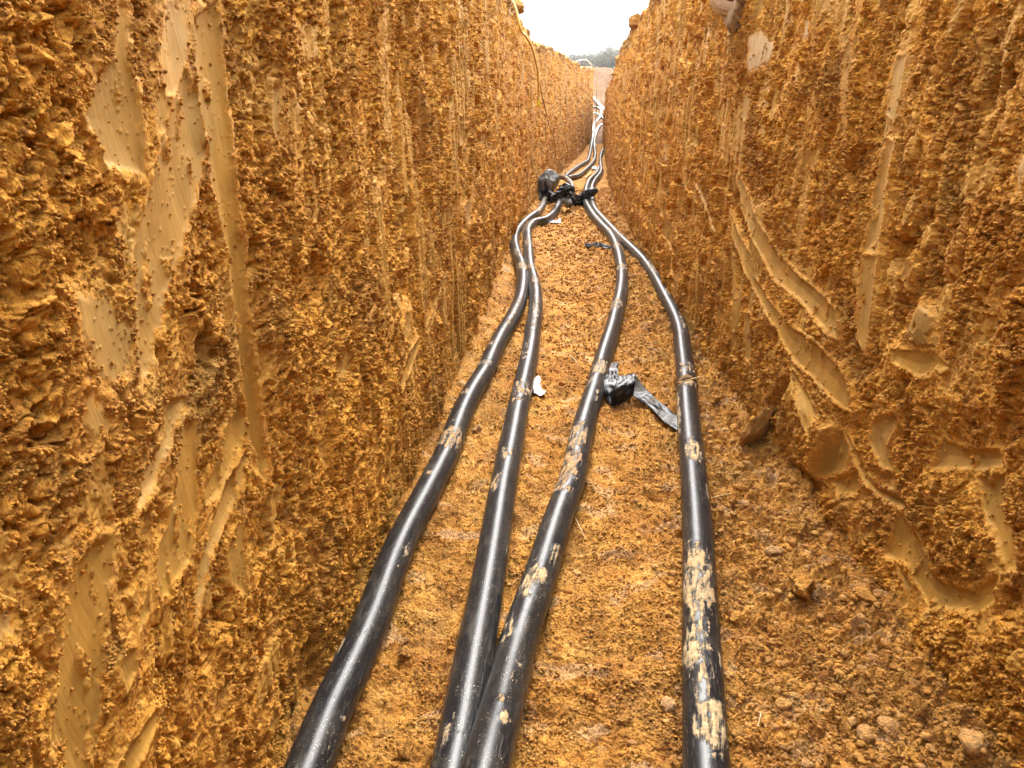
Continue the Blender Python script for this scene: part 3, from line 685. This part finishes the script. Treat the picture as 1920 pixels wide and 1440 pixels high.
# ------------------------------------------------------------ crumpled plastic
def plastic_mat(name, col, dustcol, dust, rough, spec=.4):
    m = N(name); co = m.n('ShaderNodeTexCoord').outputs['Object']
    k = m.ramp(m.noise(co, 9, 5, .6), [(.54 - dust * .25, 0), (.70 - dust * .2, 1)])
    m.l(m.mix(k, col, dustcol), m.b.inputs['Base Color']); m.l(m.math('MULTIPLY_ADD', k, .35, rough), m.b.inputs['Roughness'])
    m.l(m.bump(m.noise(co, 14, 3, .5), .03, .5), m.b.inputs['Normal']); m.b.inputs['Specular IOR Level'].default_value = spec
    return m.m
M_black = plastic_mat('black_film', (.006, .006, .007), (.08, .064, .045), .1, .40, .22)
M_grey = plastic_mat('grey_film', (.035, .037, .040), (.27, .275, .265), .60, .45)
def facet_lump(name, size, seed, cuts=34, sub=5, creases=.04, flat=True):
    rnd = np.random.RandomState(seed)
    bm = bmesh.new(); bmesh.ops.create_icosphere(bm, subdivisions=sub, radius=1)
    P = np.array([v.co[:] for v in bm.verts])
    for _ in range(cuts):
        n = rnd.normal(size=3); n /= np.linalg.norm(n); d = rnd.uniform(.62, .92)
        e = P @ n - d; P = P - np.clip(e, 0, None)[:, None] * n
    # folds: sharp valleys running over the surface
    th = np.arctan2(P[:, 1], P[:, 0])
    f = perlin(th * 1.6 + P[:, 2], P[:, 2] * .9 + 4, seed); g = perlin(P[:, 0] * 1.6 + seed, P[:, 2] * 1.2 + P[:, 1] * 1.5, seed + 1)
    P *= (1 - creases * 2.2 * (1 - np.clip(np.abs(f) / .14, 0, 1)) - creases * 1.6 * (1 - np.clip(np.abs(g) / .12, 0, 1)))[:, None]
    P *= np.array(size)
    for v, p in zip(bm.verts, P): v.co = p
    me = bpy.data.meshes.new(name); bm.to_mesh(me); bm.free()
    return me
def ribbon(name, centre, widths, dirs, thick=.0016, crumple=.01, seed=0, nseg=90, nw=16):
    """folded strip of film: centre line, half widths and the across-direction at each control point"""
    C = catmull(centre, 12); Wd = np.interp(np.linspace(0, 1, len(C)), np.linspace(0, 1, len(widths)), widths)
    D = catmull(dirs, 12); D /= np.linalg.norm(D, axis=1)[:, None]
    t = np.linspace(-1, 1, nw)
    P = C[:, None, :] + (t[None, :, None] * Wd[:, None, None]) * D[:, None, :]
    T = np.gradient(C, axis=0); Nn = np.cross(T, D); Nn /= np.linalg.norm(Nn, axis=1)[:, None]
    ii, jj = np.meshgrid(np.arange(len(C)), np.arange(nw), indexing='ij')
    cr = np.abs(perlin(ii / 9., jj / 6., seed)) * 1.4 + np.abs(perlin(ii / 4., jj / 9. + 9, seed + 1)) * .7
    P = P + Nn[:, None, :] * (cr * crumple)[..., None]
    me = gridmesh(name, P, smooth=True)
    return me
def solid(o, th):
    md = o.modifiers.new('thickness', 'SOLIDIFY'); md.thickness = th; md.offset = 0; return o

# grey bag
b = at(1026, 378, 0); sc_b = .325
root = empty('plastic_bag', (b.x, b.y + .12, b.z))
tag(root, 'dusty grey plastic bag bundled up against the left trench wall', 'bag')
me = facet_lump('bag_body', (.27, .26, .31), 11, 17, 5, .05)
o = obj('bag_body', me, M_grey, root); o.location = (-.02, .05, .27); o.rotation_euler = (.2, .25, .3)
me = facet_lump('bag_fold', (.14, .11, .13), 12, 14, 4, .05); o = obj('bag_fold', me, M_grey, root); o.location = (-.16, -.02, .08)
me = facet_lump('bag_fold', (.08, .14, .17), 15, 14, 4, .06); o = obj('bag_fold', me, M_black, root); o.location = (.02, -.10, .11); o.rotation_euler = (.5, -.4, 0)
me = facet_lump('bag_neck', (.13, .08, .055), 13, 14, 4, .05); o = obj('bag_neck', me, M_grey, root); o.location = (.15, -.16, .07)
# black wrap
b = at(1072, 384, 0)
root = empty('plastic_wrap', (b.x, b.y, b.z))
tag(root, 'glossy black plastic wrap crumpled across the pipes beside the grey bag', 'plastic wrap')
for nm, sz, loc, rot, sd_ in (('wrap_body', (.24, .14, .10), (.0, .02, .085), (.1, .15, .2), 21), ('wrap_tail', (.085, .085, .21), (.24, .02, .15), (.1, 1.05, .1), 23),
                            ('wrap_fold', (.15, .17, .14), (-.08, .14, .20), (.3, .2, .5), 24), ('wrap_fold', (.12, .07, .14), (-.20, -.02, .16), (.2, .5, .2), 25), ('wrap_fold', (.10, .09, .13), (-.33, -.03, .12), (.4, -.3, .1), 27), ('wrap_fold', (.15, .06, .10), (.06, -.08, .05), (.7, .1, .4), 29)):
    me = facet_lump(nm, sz, sd_, 18, 5, .075); o = obj(nm, me, M_black, root); o.location = loc; o.rotation_euler = rot
cl = [at(1058, 370, .22), at(1063, 380, .16), at(1068, 388, .05)]
o = obj('wrap_flap', ribbon('wrap_flap', cl, [.05, .08, .03], [(1, .1, .2), (1, .1, -.2), (1, 0, -.3)], seed=3, crumple=.03), M_grey, root)
o.matrix_parent_inverse = Matrix.Translation(-Vector(root.location)); solid(o, .003)

cl = [at(1036, 374, .20), at(1050, 368, .24), at(1066, 366, .26), at(1082, 372, .15), at(1096, 366, .17), at(1106, 360, .15)]
o = obj('wrap_sheet', ribbon('wrap_sheet', cl, [.08, .12, .15, .12, .11, .06], [(.25, .8, -.5), (.1, .9, -.35), (0, .9, -.45), (.1, .9, .2), (.2, .9, -.35), (.3, .8, -.5)], seed=31, crumple=.045), M_black, root)
o.matrix_parent_inverse = Matrix.Translation(-Vector(root.location)); solid(o, .003)

# folded tape between the right-hand pipes
def P_(px, py, dz): return np.array(at(px, py, dz))
root = empty('plastic_tape', at(1160, 740, 0))
tag(root, 'wide strip of muddy black plastic film folded between the two right pipes', 'plastic strip')
cl = [P_(1277, 800, .03), P_(1250, 779, .035), P_(1225, 757, .03), P_(1200, 736, .05), P_(1180, 716, .09), P_(1168, 707, .12)]
o = obj('tape_tail', ribbon('tape_tail', cl, [.058, .058, .036, .046, .055, .045], [(.35, .9, .1), (.45, .9, .15), (.5, .8, .35), (.7, .7, .35), (.75, .55, .3), (.8, .5, .25)], seed=5, crumple=.004), M_black, root)
o.matrix_parent_inverse = Matrix.Translation(-Vector(root.location)); solid(o, .003)
cl = [P_(1176, 706, .13), P_(1172, 722, .12), P_(1167, 742, .07), P_(1160, 757, .02)]
o = obj('tape_fold', ribbon('tape_fold', cl, [.045, .055, .06, .055], [(1, .25, .05), (1, .3, .1), (1, .35, .05), (1, .5, .1)], seed=8, crumple=.008), M_black, root)
o.matrix_parent_inverse = Matrix.Translation(-Vector(root.location)); solid(o, .003)
cl = [P_(1153, 682, .10), P_(1149, 700, .09), P_(1147, 722, .08), P_(1152, 748, .03), P_(1158, 762, .012)]
o = obj('tape_end', ribbon('tape_end', cl, [.02, .03, .045, .045, .025], [(1, .1, 0), (1, 0, .1), (1, .1, .1), (1, .3, .2), (1, .4, .1)], seed=12, crumple=.010), M_black, root)
o.matrix_parent_inverse = Matrix.Translation(-Vector(root.location)); solid(o, .003)
# small strip under the right pipes
cl = [P_(1096, 453, .05), P_(1102, 462, .03), P_(1118, 460, .035), P_(1134, 464, .03), P_(1152, 467, .02)]
o = obj('plastic_strip', ribbon('plastic_strip', cl, [.006, .05, .045, .055, .04], [(.3, 1, .2), (.1, 1, .3), (.2, 1, .3), (.1, 1, .3), (.1, 1, .1)], seed=15, crumple=.02), M_black)
solid(o, .003); tag(o, 'thin torn strip of black film poking out from under the pipes farther back', 'plastic strip')

def scrap(px, py, out, label, col, scale):
    m_ = plain('paper_' + str(px), col, .5, (60, .003))
    c = at(px, py, .0); ctr = np.array([fz(c.x, c.y)]); pts = [at(x, y, 0) for x, y in out]
    bm = bmesh.new(); vs = [bm.verts.new((p.x - c.x, p.y - c.y, .012 + .012 * math.sin(i * 2.1))) for i, p in enumerate(pts)]
    f = bm.faces.new(vs); bmesh.ops.triangulate(bm, faces=[f]); bmesh.ops.subdivide_edges(bm, edges=bm.edges[:], cuts=3, use_grid_fill=True)
    for v in bm.verts: v.co.z += scale * abs(float(perlin(np.array([v.co.x / .03]), np.array([v.co.y / .04]), 5)[0]))
    me = bpy.data.meshes.new('scrap'); bm.to_mesh(me); bm.free()
    o = obj('paper_scrap', me, m_); o.location = (c.x, c.y, max(c.z, float(ctr[0]))); solid(o, .001); tag(o, label, 'litter')
scrap(1010, 730, [(1001,714),(1011,713),(1014,716),(1013,722),(1012,728),(1017,735),(1024,739),(1023,744),(1013,745),(1001,741),(1000,728)], 'torn white scrap lying beside the second pipe from the left', (.60, .57, .50), .012)
scrap(1035, 418, [(1029,418),(1035,416),(1044,416),(1048,412),(1052,414),(1051,419),(1040,420),(1030,421)], 'small pale grey scrap on the floor in front of the black wrap', (.34, .34, .34), .02)
scrap(1119, 317, [(1109,315),(1114,313),(1122,316),(1125,321),(1122,324),(1116,319),(1110,318)], 'silvery scrap of film on the floor by the bend of the right pipes', (.34, .35, .36), .04)

# ------------------------------------------------------------ ropes, wire, roots, straw
def tube(name, pts, r, mat, label=None, cat=None, parent=None, ring=8, n=8, taper=None, sm=2):
    path = smooth_path(catmull([np.array(p) for p in pts], n), sm)
    T = np.gradient(path, axis=0); T /= np.linalg.norm(T, axis=1)[:, None]
    ref = np.array([.3, .1, 1.0]) if abs(T[:, 2]).mean() < .7 else np.array([1.0, .2, .1])
    S = np.cross(T, ref); S /= np.linalg.norm(S, axis=1)[:, None]; U = np.cross(S, T)
    a = np.linspace(0, 2 * np.pi, ring, endpoint=False)
    rr = np.full(len(path), r) if taper is None else r * np.interp(np.linspace(0, 1, len(path)), np.linspace(0, 1, len(taper)), taper)
    P = path[:, None, :] + rr[:, None, None] * (np.cos(a)[None, :, None] * S[:, None, :] + np.sin(a)[None, :, None] * U[:, None, :])
    o = obj(name, gridmesh(name, P, closed_v=True), mat, parent)
    if label: tag(o, label, cat)
    return o
M_rope = plain('yellow_cord', (.62, .40, .06), .6, (200, .002), var=(20, (.52, .36, .10)))
M_pale = plain('pale_cord', (.62, .50, .26), .6, (200, .002), var=(20, (.50, .40, .20)))
M_wire = plain('brown_wire', (.10, .055, .02), .7)
M_straw = plain('dry_straw', (.62, .46, .22), .8, var=(30, (.42, .28, .12)))
root = empty('yellow_cable', onwall(1010, 190, -1, .03))
tag(root, 'bright yellow cable hanging over the left brim with a yellow plug at its end', 'cable')
pw = [Vector((float(LX(9.4)) - .35, 9.4, float(HTL(9.4)) + .1)), Vector((float(LX(9.3)) - .06, 9.3, float(HTL(9.3)) + .06))] + [onwall(px, py, -1, .06) for px, py in [(976,56),(984,65),(995.6,84),(1003,109),(1008,131),(1009.7,159),(1010.5,187)]]
o = tube('cord', pw, .016, M_rope, parent=root); o.matrix_parent_inverse = Matrix.Translation(-Vector(root.location))
a = onwall(1010, 187, -1, .07); b_ = onwall(1010, 200, -1, .07)
bm = bmesh.new(); bmesh.ops.create_cube(bm, size=1); bmesh.ops.scale(bm, vec=(.055, .07, abs(a.z - b_.z)), verts=bm.verts)
bmesh.ops.bevel(bm, geom=bm.edges[:], offset=.008, segments=2, affect='EDGES')
me = bpy.data.meshes.new('plug'); bm.to_mesh(me); bm.free()
o = obj('plug', me, plain('yellow_plug', (.85, .62, .03), .4), root); o.location = (a + b_) / 2 - Vector(root.location)
me = bpy.data.meshes.new('plug_collar'); bm = bmesh.new(); bmesh.ops.create_cone(bm, cap_ends=True, segments=16, radius1=.024, radius2=.018, depth=.05); bm.to_mesh(me); bm.free()
o = obj('plug_collar', me, M_rope, root); o.location = a + Vector((0, 0, .02)) - Vector(root.location)
tube('thin_wire', [onwall(px, py, -1, .025) for px, py in [(1012,155),(1016,178),(1022,202),(1029,234),(1036,252),(1040,264),(1042,294),(1049,303),(1059,317)]] + [at(1063, 331, .02), at(1068, 335, .02)], .006, M_wire,
     'thin dark brown wire running down the left wall to the trench floor', 'wire')
tube('pale_cord', [(1.0, 32.7, 3.12), (1.30, 32.9, 3.06), (1.42, 33.0, 2.75), (1.45, 33.0, 1.9), (1.45, 33.1, 1.0)] + [at(1115, 262, .06), at(1118, 275, .04)], .018, M_pale,
     'long pale yellow cord hanging down the far corner of the left wall', 'cord')
tube('short_cord', [at(1112, 318, .12), at(1108, 322, .06), at(1104, 328, .03), at(1097, 334, .03)], .018, M_rope, 'short yellow cord lying on the floor right of the elbow piece', 'cord')
tube('white_hose', [(1.22, 32.4, 2.9), (1.20, 32.1, 3.08), (1.08, 31.6, 3.22), (.90, 31, 3.28), (.65, 30.4, 3.22), (.40, 29.8, 3.1), (.1, 29.4, 3.0)], .014, plain('white_hose', (.75, .75, .76), .4), 'white hose curling over the brim at the far end of the left wall', 'hose')
# root wound round the right pipe
pD = pipe_path(PD); ctr = at(1287, 728, RAD)
rr = []
for i in range(26):
    a_ = i / 25 * 2.6 * math.pi * .55 - 1.6
    rr.append((ctr.x + (RAD + .008) * math.sin(a_), ctr.y + .05 * i / 25 - .02 + .01 * math.sin(i), ctr.z + (RAD + .008) * math.cos(a_)))
M_root = plain('root_bark', (.26, .15, .06), .9, (120, .004), var=(40, (.17, .09, .035)))
root = empty('root_strand', ctr); tag(root, 'brown root strand wound over the right pipe with a loose straw end', 'root')
for k in range(4):
    pts_ = [(p[0], p[1] + .013 * k - .02 + .008 * math.sin(3 * i_ / 25 + k), p[2] + .001 * k) for i_, p in enumerate(rr)]
    o = tube('root_fibre', pts_[:18 + k], .0045, M_root, parent=root, ring=6, n=3, taper=[.4, 1, 1, .3]); o.matrix_parent_inverse = Matrix.Translation(-ctr)
e0 = at(1272, 718, 2 * RAD - .01); e1 = at(1290, 714, 2 * RAD + .02); e2 = at(1306, 709, 2 * RAD + .02); e3 = at(1325, 706, .09)
o = tube('root_end', [e0, e1, e2, e3], .0035, M_straw, parent=root, ring=6, taper=[1, 1, .8, .3]); o.matrix_parent_inverse = Matrix.Translation(-ctr)
straws = [([(1068,668),(1076,679),(1085,688)], 'straw lying on the open floor between the middle pipes'),
          ([(1078,975),(1088,1000),(1098,1016)], 'straw beside the muddy pipe, crossing another thin stalk'),
          ([(1332,938),(1352,937),(1370,931)], 'straw just right of the right pipe, level with a mud ring'),
          ([(1420,1370),(1424,1355),(1426,1340)], 'short pale straw standing in the rubble right of the right pipe'),
          ([(1120,605),(1132,597),(1142,590)], 'straw pointing at the inner right pipe where it straightens'),
          ([(870,712),(880,716),(892,714)], 'dark twig lying against the left wall beside the left pipe')]
for pts, lab in straws:
    P = []
    for i, (px, py) in enumerate(pts):
        q = at(px, py, .0); q.z = max(fz(q.x, q.y), 0) + .008 + (.01 if i == 1 else 0); P.append(q)
    tube('straw', P, .0022 * max(1, P[0].y / 3), M_straw if 'dark' not in lab else M_root, lab, 'straw', ring=5, taper=[1, .8, .4])

# ------------------------------------------------------------ cut tree root showing in the right wall, at the picture's top edge
ct = onwall(1384, -30, 1, .0)
root = empty('cut_root', ct); tag(root, 'pale layered end of a cut root sticking out of the right wall, at the top', 'root')
M_wood = N('weathered_wood'); co = M_wood.n('ShaderNodeTexCoord').outputs['Object']
mp = M_wood.n('ShaderNodeMapping'); mp.inputs['Scale'].default_value = (60, 60, 5); M_wood.l(co, mp.inputs['Vector'])
nn = M_wood.noise(mp.outputs[0], 1, 5, .7); M_wood.l(M_wood.ramp(nn, [(.3, (.10, .055, .022)), (.5, (.30, .19, .085)), (.7, (.42, .28, .14))]), M_wood.b.inputs['Base Color'])
M_wood.b.inputs['Roughness'].default_value = .85; M_wood.l(M_wood.bump(nn, .012, 1), M_wood.b.inputs['Normal'])
def disc(name, R0, R1, depth, x0, mat, seed):
    n = 72; rings = [(R0 * .02, 0), (R0 * .5, 0), (R0, 0), (R0 * 1.01, -.004), (R1, -depth)]
    a = np.linspace(0, 2 * np.pi, n, endpoint=False)
    rr = np.array([r[0] for r in rings])[:, None] * (1 + .06 * perlin(np.cos(a) * 2 + seed, np.sin(a) * 2, seed))[None, :]
    rr = rr * (1 + .02 * perlin(np.cos(a) * 14 + seed, np.sin(a) * 14, seed + 1)[None, :])
    P = np.stack([np.array([-x0 - r[1] for r in rings])[:, None] + 0 * rr, rr * np.cos(a), rr * .85 * np.sin(a)], -1)
    o = obj(name, gridmesh(name, P, closed_v=True), mat, root); o.rotation_euler = (0, 0, .75); return o
k = ct.y
disc('root_ring', .034 * k, .036 * k, .05, .030, plain('pale_wood', (.60, .46, .32), .8, (90, .004), var=(14, (.48, .33, .20))), 3)
disc('root_heart', .020 * k, .022 * k, .02, .040, plain('dark_wood', (.30, .16, .09), .85, (90, .004)), 5)
disc('root_bark', .040 * k, .044 * k, .08, .020, plain('bark', (.52, .35, .17), .9, (60, .006), var=(22, (.34, .20, .08))), 7)
# weathered splinters under it
for i in range(11):
    f_ = (i - 5) / 5; y = ct.y + f_ * .036 * k; top = ct.z - .034 * k * math.sqrt(max(0, 1 - f_ * f_ * .8)) * .9; ln = .022 * k * (1 - .45 * f_ * f_) * random.uniform(.8, 1.1)
    x = float(RX(y)) - .005
    o = tube('root_splinter', [(x - .012, y, top + .01), (x - .010, y + random.uniform(-.004, .004), top - ln / 2), (x + .01, y + random.uniform(-.006, .006), top - ln)], .0058 * k * .9, M_wood.m, parent=root, ring=6, taper=[1, 1.1, .5])
    o.matrix_parent_inverse = Matrix.Translation(-ct)

# ------------------------------------------------------------ clods and crumbs
def clod_verts(rnd, sub):
    bm = bmesh.new(); bmesh.ops.create_icosphere(bm, subdivisions=sub, radius=1)
    P = np.array([v.co[:] for v in bm.verts]); F = np.array([[v.index for v in f.verts] for f in bm.faces]); bm.free()
    for _ in range(9):
        n = rnd.normal(size=3); n /= np.linalg.norm(n); d = rnd.uniform(.55, .85)
        e = P @ n - d; P = P - np.clip(e, 0, None)[:, None] * n
    s = rnd.uniform(0, 99)
    P *= (1 + .16 * perlin(P[:, 0] * 2.5 + s, P[:, 1] * 2.5 + P[:, 2] * 2, 3) + .10 * perlin(P[:, 0] * 6 + s, P[:, 2] * 6 + P[:, 1] * 3, 4))[:, None]
    return P, F
CL = [(1503,1108,31,'largest flat-topped clod on the floor at the right'), (1616,1118,25,'rough clod at the foot of the right wall, beside the largest one'),
      (1410,1192,24,'dark brown clod in the rubble below the largest clod'), (1453,1030,18,'pale split clod up the floor from the largest one'),
      (1385,1150,16,'reddish lump touching the outer side of the right pipe'), (1572,1290,14,'small brown clod alone in the rubble at lower right'),
      (1255,1305,18,'pale block of clay just left of the right pipe'), (1172,1340,15,'brown stone-like lump between the two right pipes near the front'),
      (945,1020,10,'small round clod between the second and third pipes'), (758,1225,17,'yellow brown clod right of the leftmost pipe'),
      (755,1400,22,'knobbly clod at the very front between the left pipes'), (895,795,12,'pale-edged clod beside the leftmost pipe, before the twig'),
      (1055,710,8,'reddish flake on the open floor near the white scrap'), (1660,1205,16,'ochre clod near the right wall below the rough one'),
      (1375,1070,20,'dark hollow lump right of the right pipe')]
rnd = np.random.RandomState(5)
for px, py, hw, lab in CL:
    p = at(px, py, .02); r = hw * math.hypot(p.y, CAMH) / FPX * .9
    P, F = clod_verts(rnd, 4); P = P * np.array([r * 1.15, r * 1.0, r * .75])
    P += .06 * r * perlin(P[:, 0] / (r * .12), P[:, 1] / (r * .12), 9)[:, None]
    me = rawmesh('soil_clod', P, F, 3, True, {'smooth': np.zeros(len(P)), 'tone': np.full(len(P), -.30 if 'dark' in lab or 'brown' in lab else (.25 if 'pale' in lab else 0.))})
    o = obj('soil_clod', me, M_floor); o.location = (p.x, p.y, fz(p.x, p.y) + r * .3); o.rotation_euler = (0, 0, rnd.uniform(0, 6)); tag(o, lab, 'clod')
# leaning slab of clay by the right wall
p = at(1425, 838, 0)
P, F = clod_verts(rnd, 4); P *= np.array([.115, .030, .105])
me = rawmesh('clay_slab', P, F, 3, True, {'smooth': np.full(len(P), .6), 'tone': np.full(len(P), .08)})
o = obj('clay_slab', me, M_floor); o.location = (p.x - .03, p.y - .03, .105); o.rotation_euler = (.35, -.6, .55); tag(o, 'flat slab of clay leaning on edge at the foot of the right wall', 'clod')
# stones on the brim
for (yb, zb, r, side, lab) in ((8.75, .05, .15, 1, 'big grey brown clump on the right brim against the sky'), (10.9, .03, .13, 1, 'lower brown clump jutting from the right brim'),
                               (9.5, .0, .13, -1, 'dark clump on the left brim above the yellow cable')):
    q = Vector((float((RX if side > 0 else LX)(yb)) + side * .03, yb, float((HTR if side > 0 else HTL)(yb)) + zb))
    P, F = clod_verts(rnd, 4); P *= r * np.array([.8, 1, .75]); P += .05 * r * perlin(P[:, 0] / (r * .15), P[:, 1] / (r * .15) + P[:, 2] / (r * .2), 9)[:, None]
    me = rawmesh('brim_clump', P, F, 3, True, {'smooth': np.zeros(len(P)), 'tone': np.full(len(P), -.5)})
    o = obj('brim_clump', me, M_wall); o.location = q; tag(o, lab, 'clod')
def crumbs():
    protos = [clod_verts(rnd, 2) for _ in range(14)]
    n = int(10000 * Q); V = []; F = []; T = []; off = 0
    ys = 1.15 * (12 / 1.15) ** (rnd.rand(n) ** 1.25); us = rnd.rand(n)
    us = np.where(rnd.rand(n) < .6, 1 - .45 * us ** 1.2, us)
    L = LX(ys); R = RX(ys); xs = L + .02 + us * (R - L - .04)
    hz = floor_h(xs.astype(f32), ys.astype(f32), L, R) + ZF(ys) - .012
    for i in range(n):
        P, Fc = protos[rnd.randint(14)]
        r = .003 + .013 * rnd.rand() ** 3.2 + (.020 * rnd.rand() if rnd.rand() < .05 else 0); r *= (.65 + .6 * us[i]) * max(1, ys[i] / 5)
        a = rnd.uniform(0, 6.28); c, s_ = math.cos(a), math.sin(a)
        Q_ = P * np.array([1, rnd.uniform(.6, 1), rnd.uniform(.45, .9)]) * r
        X = Q_[:, 0] * c - Q_[:, 1] * s_ + xs[i]; Y = Q_[:, 0] * s_ + Q_[:, 1] * c + ys[i]
        V.append(np.stack([X, Y, Q_[:, 2] + hz[i] + r * .0], -1)); F.append(Fc + off); off += len(P)
        T.append(np.full(len(P), rnd.choice([-.35, -.15, 0, 0, .08, .15])))
    V = np.concatenate(V); me = rawmesh('soil_crumbs', V, np.concatenate(F), 3, True, {'smooth': np.zeros(len(V)), 'tone': np.concatenate(T)})
    n = int(110000 * Q); ys = np.random.RandomState(3).rand(n); ys = (1.1 ** -1.0 + (16 ** -1.0 - 1.1 ** -1.0) * ys) ** -1.0
    rs = np.random.RandomState(4); us = rs.rand(n); L = LX(ys); R = RX(ys); xs = L + us * (R - L)
    kp = perlin(xs / .09, ys / .11, 61) + .5 * perlin(xs / .3, ys / .3, 62) + .6 * rs.rand(n) + .9 * (us - .55) > .10; xs, ys, L, R = xs[kp], ys[kp], L[kp], R[kp]; n = len(xs)
    hz = floor_h(xs.astype(f32), ys.astype(f32), L, R) + ZF(ys) - .012
    rad = (.0014 + .0040 * rs.rand(n) ** 2.4) * np.maximum(1, ys / 2.6)
    me2 = crumb_mesh('soil_grit', np.stack([xs, ys, hz + rad * .4], -1), rad, rs, -.2 + .32 * rs.rand(n))
    tag(obj('soil_grit', me2, M_floor), 'fine loose clay grit covering the trench floor', 'grit', kind='stuff')
    tag(obj('soil_crumbs', me, M_floor), 'loose orange soil crumbs scattered over the trench floor', 'crumbs', kind='stuff')
crumbs()

# ------------------------------------------------------------ woods beyond
M_bark = plain('tree_bark', (.16, .13, .10), .9); M_leafA = plain('grey_twigs', (.20, .175, .13), .9, var=(.4, (.13, .12, .085))); M_leafB = plain('evergreen', (.05, .075, .035), .9, var=(.4, (.09, .11, .05)))
def tree_meshes(seed, ever):
    r = np.random.RandomState(seed); H = 9.0
    bm_pts = []
    V = []; F = []; off = 0
    def limb(p0, p1, r0, r1):
        nonlocal off
        t = (p1 - p0) / np.linalg.norm(p1 - p0); s = np.cross(t, [.3, .9, .2]); s /= np.linalg.norm(s); u = np.cross(s, t); a = np.linspace(0, 2 * np.pi, 6, endpoint=False)
        ring = lambda p, q: p + q * (np.cos(a)[:, None] * s + np.sin(a)[:, None] * u)
        V.append(ring(p0, r0)); V.append(ring(p1, r1))
        for k in range(6): F.append((off + k, off + (k + 1) % 6, off + 6 + (k + 1) % 6, off + 6 + k))
        off += 12
    top = np.array([r.uniform(-.4, .4), r.uniform(-.4, .4), H * .85]); limb(np.zeros(3), top * .5, .20, .14); limb(top * .5, top, .14, .03)
    tips = []
    for k in range(26):
        t = r.uniform(.25, .95); p = top * t; a = r.uniform(0, 6.28); ln = (2.6 if not ever else 1.9) * (1.15 - t) + .7
        q = p + np.array([math.cos(a) * ln, math.sin(a) * ln, (ln * r.uniform(.5, 1.1) if not ever else r.uniform(-.1, .3))]); limb(p, q, .05, .012); tips.append((p, q))
    me1 = rawmesh('trunk', np.concatenate(V), np.array(F), 4)
    n = 2600; LV = []; 
    for i in range(n):
        p, q = tips[r.randint(len(tips))]; c = p + (q - p) * r.uniform(.3, 1.1) + r.normal(size=3) * (.38 if ever else .5)
        if ever: v = r.normal(size=(3, 3)) * .16; LV.append(c + v)
        else: d = r.normal(size=3); d[2] = abs(d[2]); d /= np.linalg.norm(d); LV.append(np.array([c, c + d * r.uniform(.4, .9), c + d * .3 + r.normal(size=3) * .05]))
    LV = np.concatenate(LV); me2 = rawmesh('crown', LV, np.arange(len(LV)), 3, False)
    return me1, me2
protos = {}
for ever in (0, 1):
    protos[ever] = [tree_meshes(40 + ever * 5 + k, ever) for k in range(2)]
for k in protos:
    for a_, b2 in protos[k]: a_.materials.append(M_bark); b2.materials.append(M_leafB if k else M_leafA)
def tree(px, py_top, Y, ever, lab, H=9.0):
    d = ray(px, 150); x = d[0] * Y / d[1]; d2 = ray(px, py_top); ztop = CAMH + d2[2] * Y / d2[1]
    zg = float(np.interp(Y, [64, 80, 130, 300, 900], [4.6, 4.3, 3.0, 6, 30])) - .3; s = (ztop - zg) / 9.0
    root = empty('evergreen_tree' if ever else 'bare_tree', (x, Y, zg)); root.scale = (s, s, s); root.rotation_euler = (0, 0, random.uniform(0, 6.28))
    tag(root, lab, 'tree', 'trees beyond the far end of the trench')
    m1, m2 = protos[ever][random.randrange(2)]
    for nm, m_ in (('trunk', m1), ('crown', m2)):
        o = bpy.data.objects.new(nm, m_); COL.objects.link(o); o.parent = root
TL = 'hazy tree in the wood past the trench end'
spec = []
for i in range(13):
    px = 1040 + i * 10.5; spec.append((px, random.uniform(100, 107) - (px - 1050) * .06, 120 + random.uniform(-8, 14), 1 if i in (1, 3, 8, 11) else 0))
for i in range(12):
    px = 1046 + i * 11; spec.append((px, random.uniform(93, 99) - (px - 1050) * .07, 200 + random.uniform(-20, 30), 0 if i % 3 else 1))
for px, pt, Y, ev in spec:
    near = Y < 160
    tree(px, pt, Y, ev, ('dark evergreen' if ev else 'grey leafless') + (' tree in the front row of the wood past the trench end' if near else ' tree in the hazy back row of the wood past the trench end'))
def hills():
    xs = np.linspace(-500, 700, 600); ys = np.linspace(420, 900, 160); X, Y = np.meshgrid(xs, ys)
    Z = 4 + 20 * np.exp(-((X - 90) / 120) ** 2) * np.exp(-((Y - 620) / 150) ** 2) * 1.3 + 30 * np.exp(-((Y - 640) / 150) ** 2) * (.7 + .5 * perlin(X / 160, Y / 300, 3)) + 3.5 * perlin(X / 7, Y / 7, 4) + 2 * perlin(X / 3, Y / 3, 5)
    me = gridmesh('hills', np.stack([X, Y, Z], -1)); tag(obj('hills', me, plain('far_woodland', (.10, .11, .08), .95, var=(.05, (.15, .14, .10)))), 'pale wooded hill on the horizon', 'hill', kind='structure')
hills()

def haze():
    bm = bmesh.new(); bmesh.ops.create_cube(bm, size=1); bmesh.ops.scale(bm, vec=(2400, 1500, 160), verts=bm.verts)
    me = bpy.data.meshes.new('haze'); bm.to_mesh(me); bm.free()
    m = bpy.data.materials.new('haze'); m.use_nodes = True; t = m.node_tree; t.nodes.remove(t.nodes['Principled BSDF'])
    v = t.nodes.new('ShaderNodeVolumePrincipled'); v.inputs['Color'].default_value = (.86, .92, .97, 1); v.inputs['Density'].default_value = .0006
    t.links.new(v.outputs[0], t.nodes['Material Output'].inputs['Volume'])
    o = obj('haze', me, m); o.location = (0, 250, 78.0); tag(o, 'pale winter haze hanging in the air over the woods', 'haze', kind='stuff')
haze()
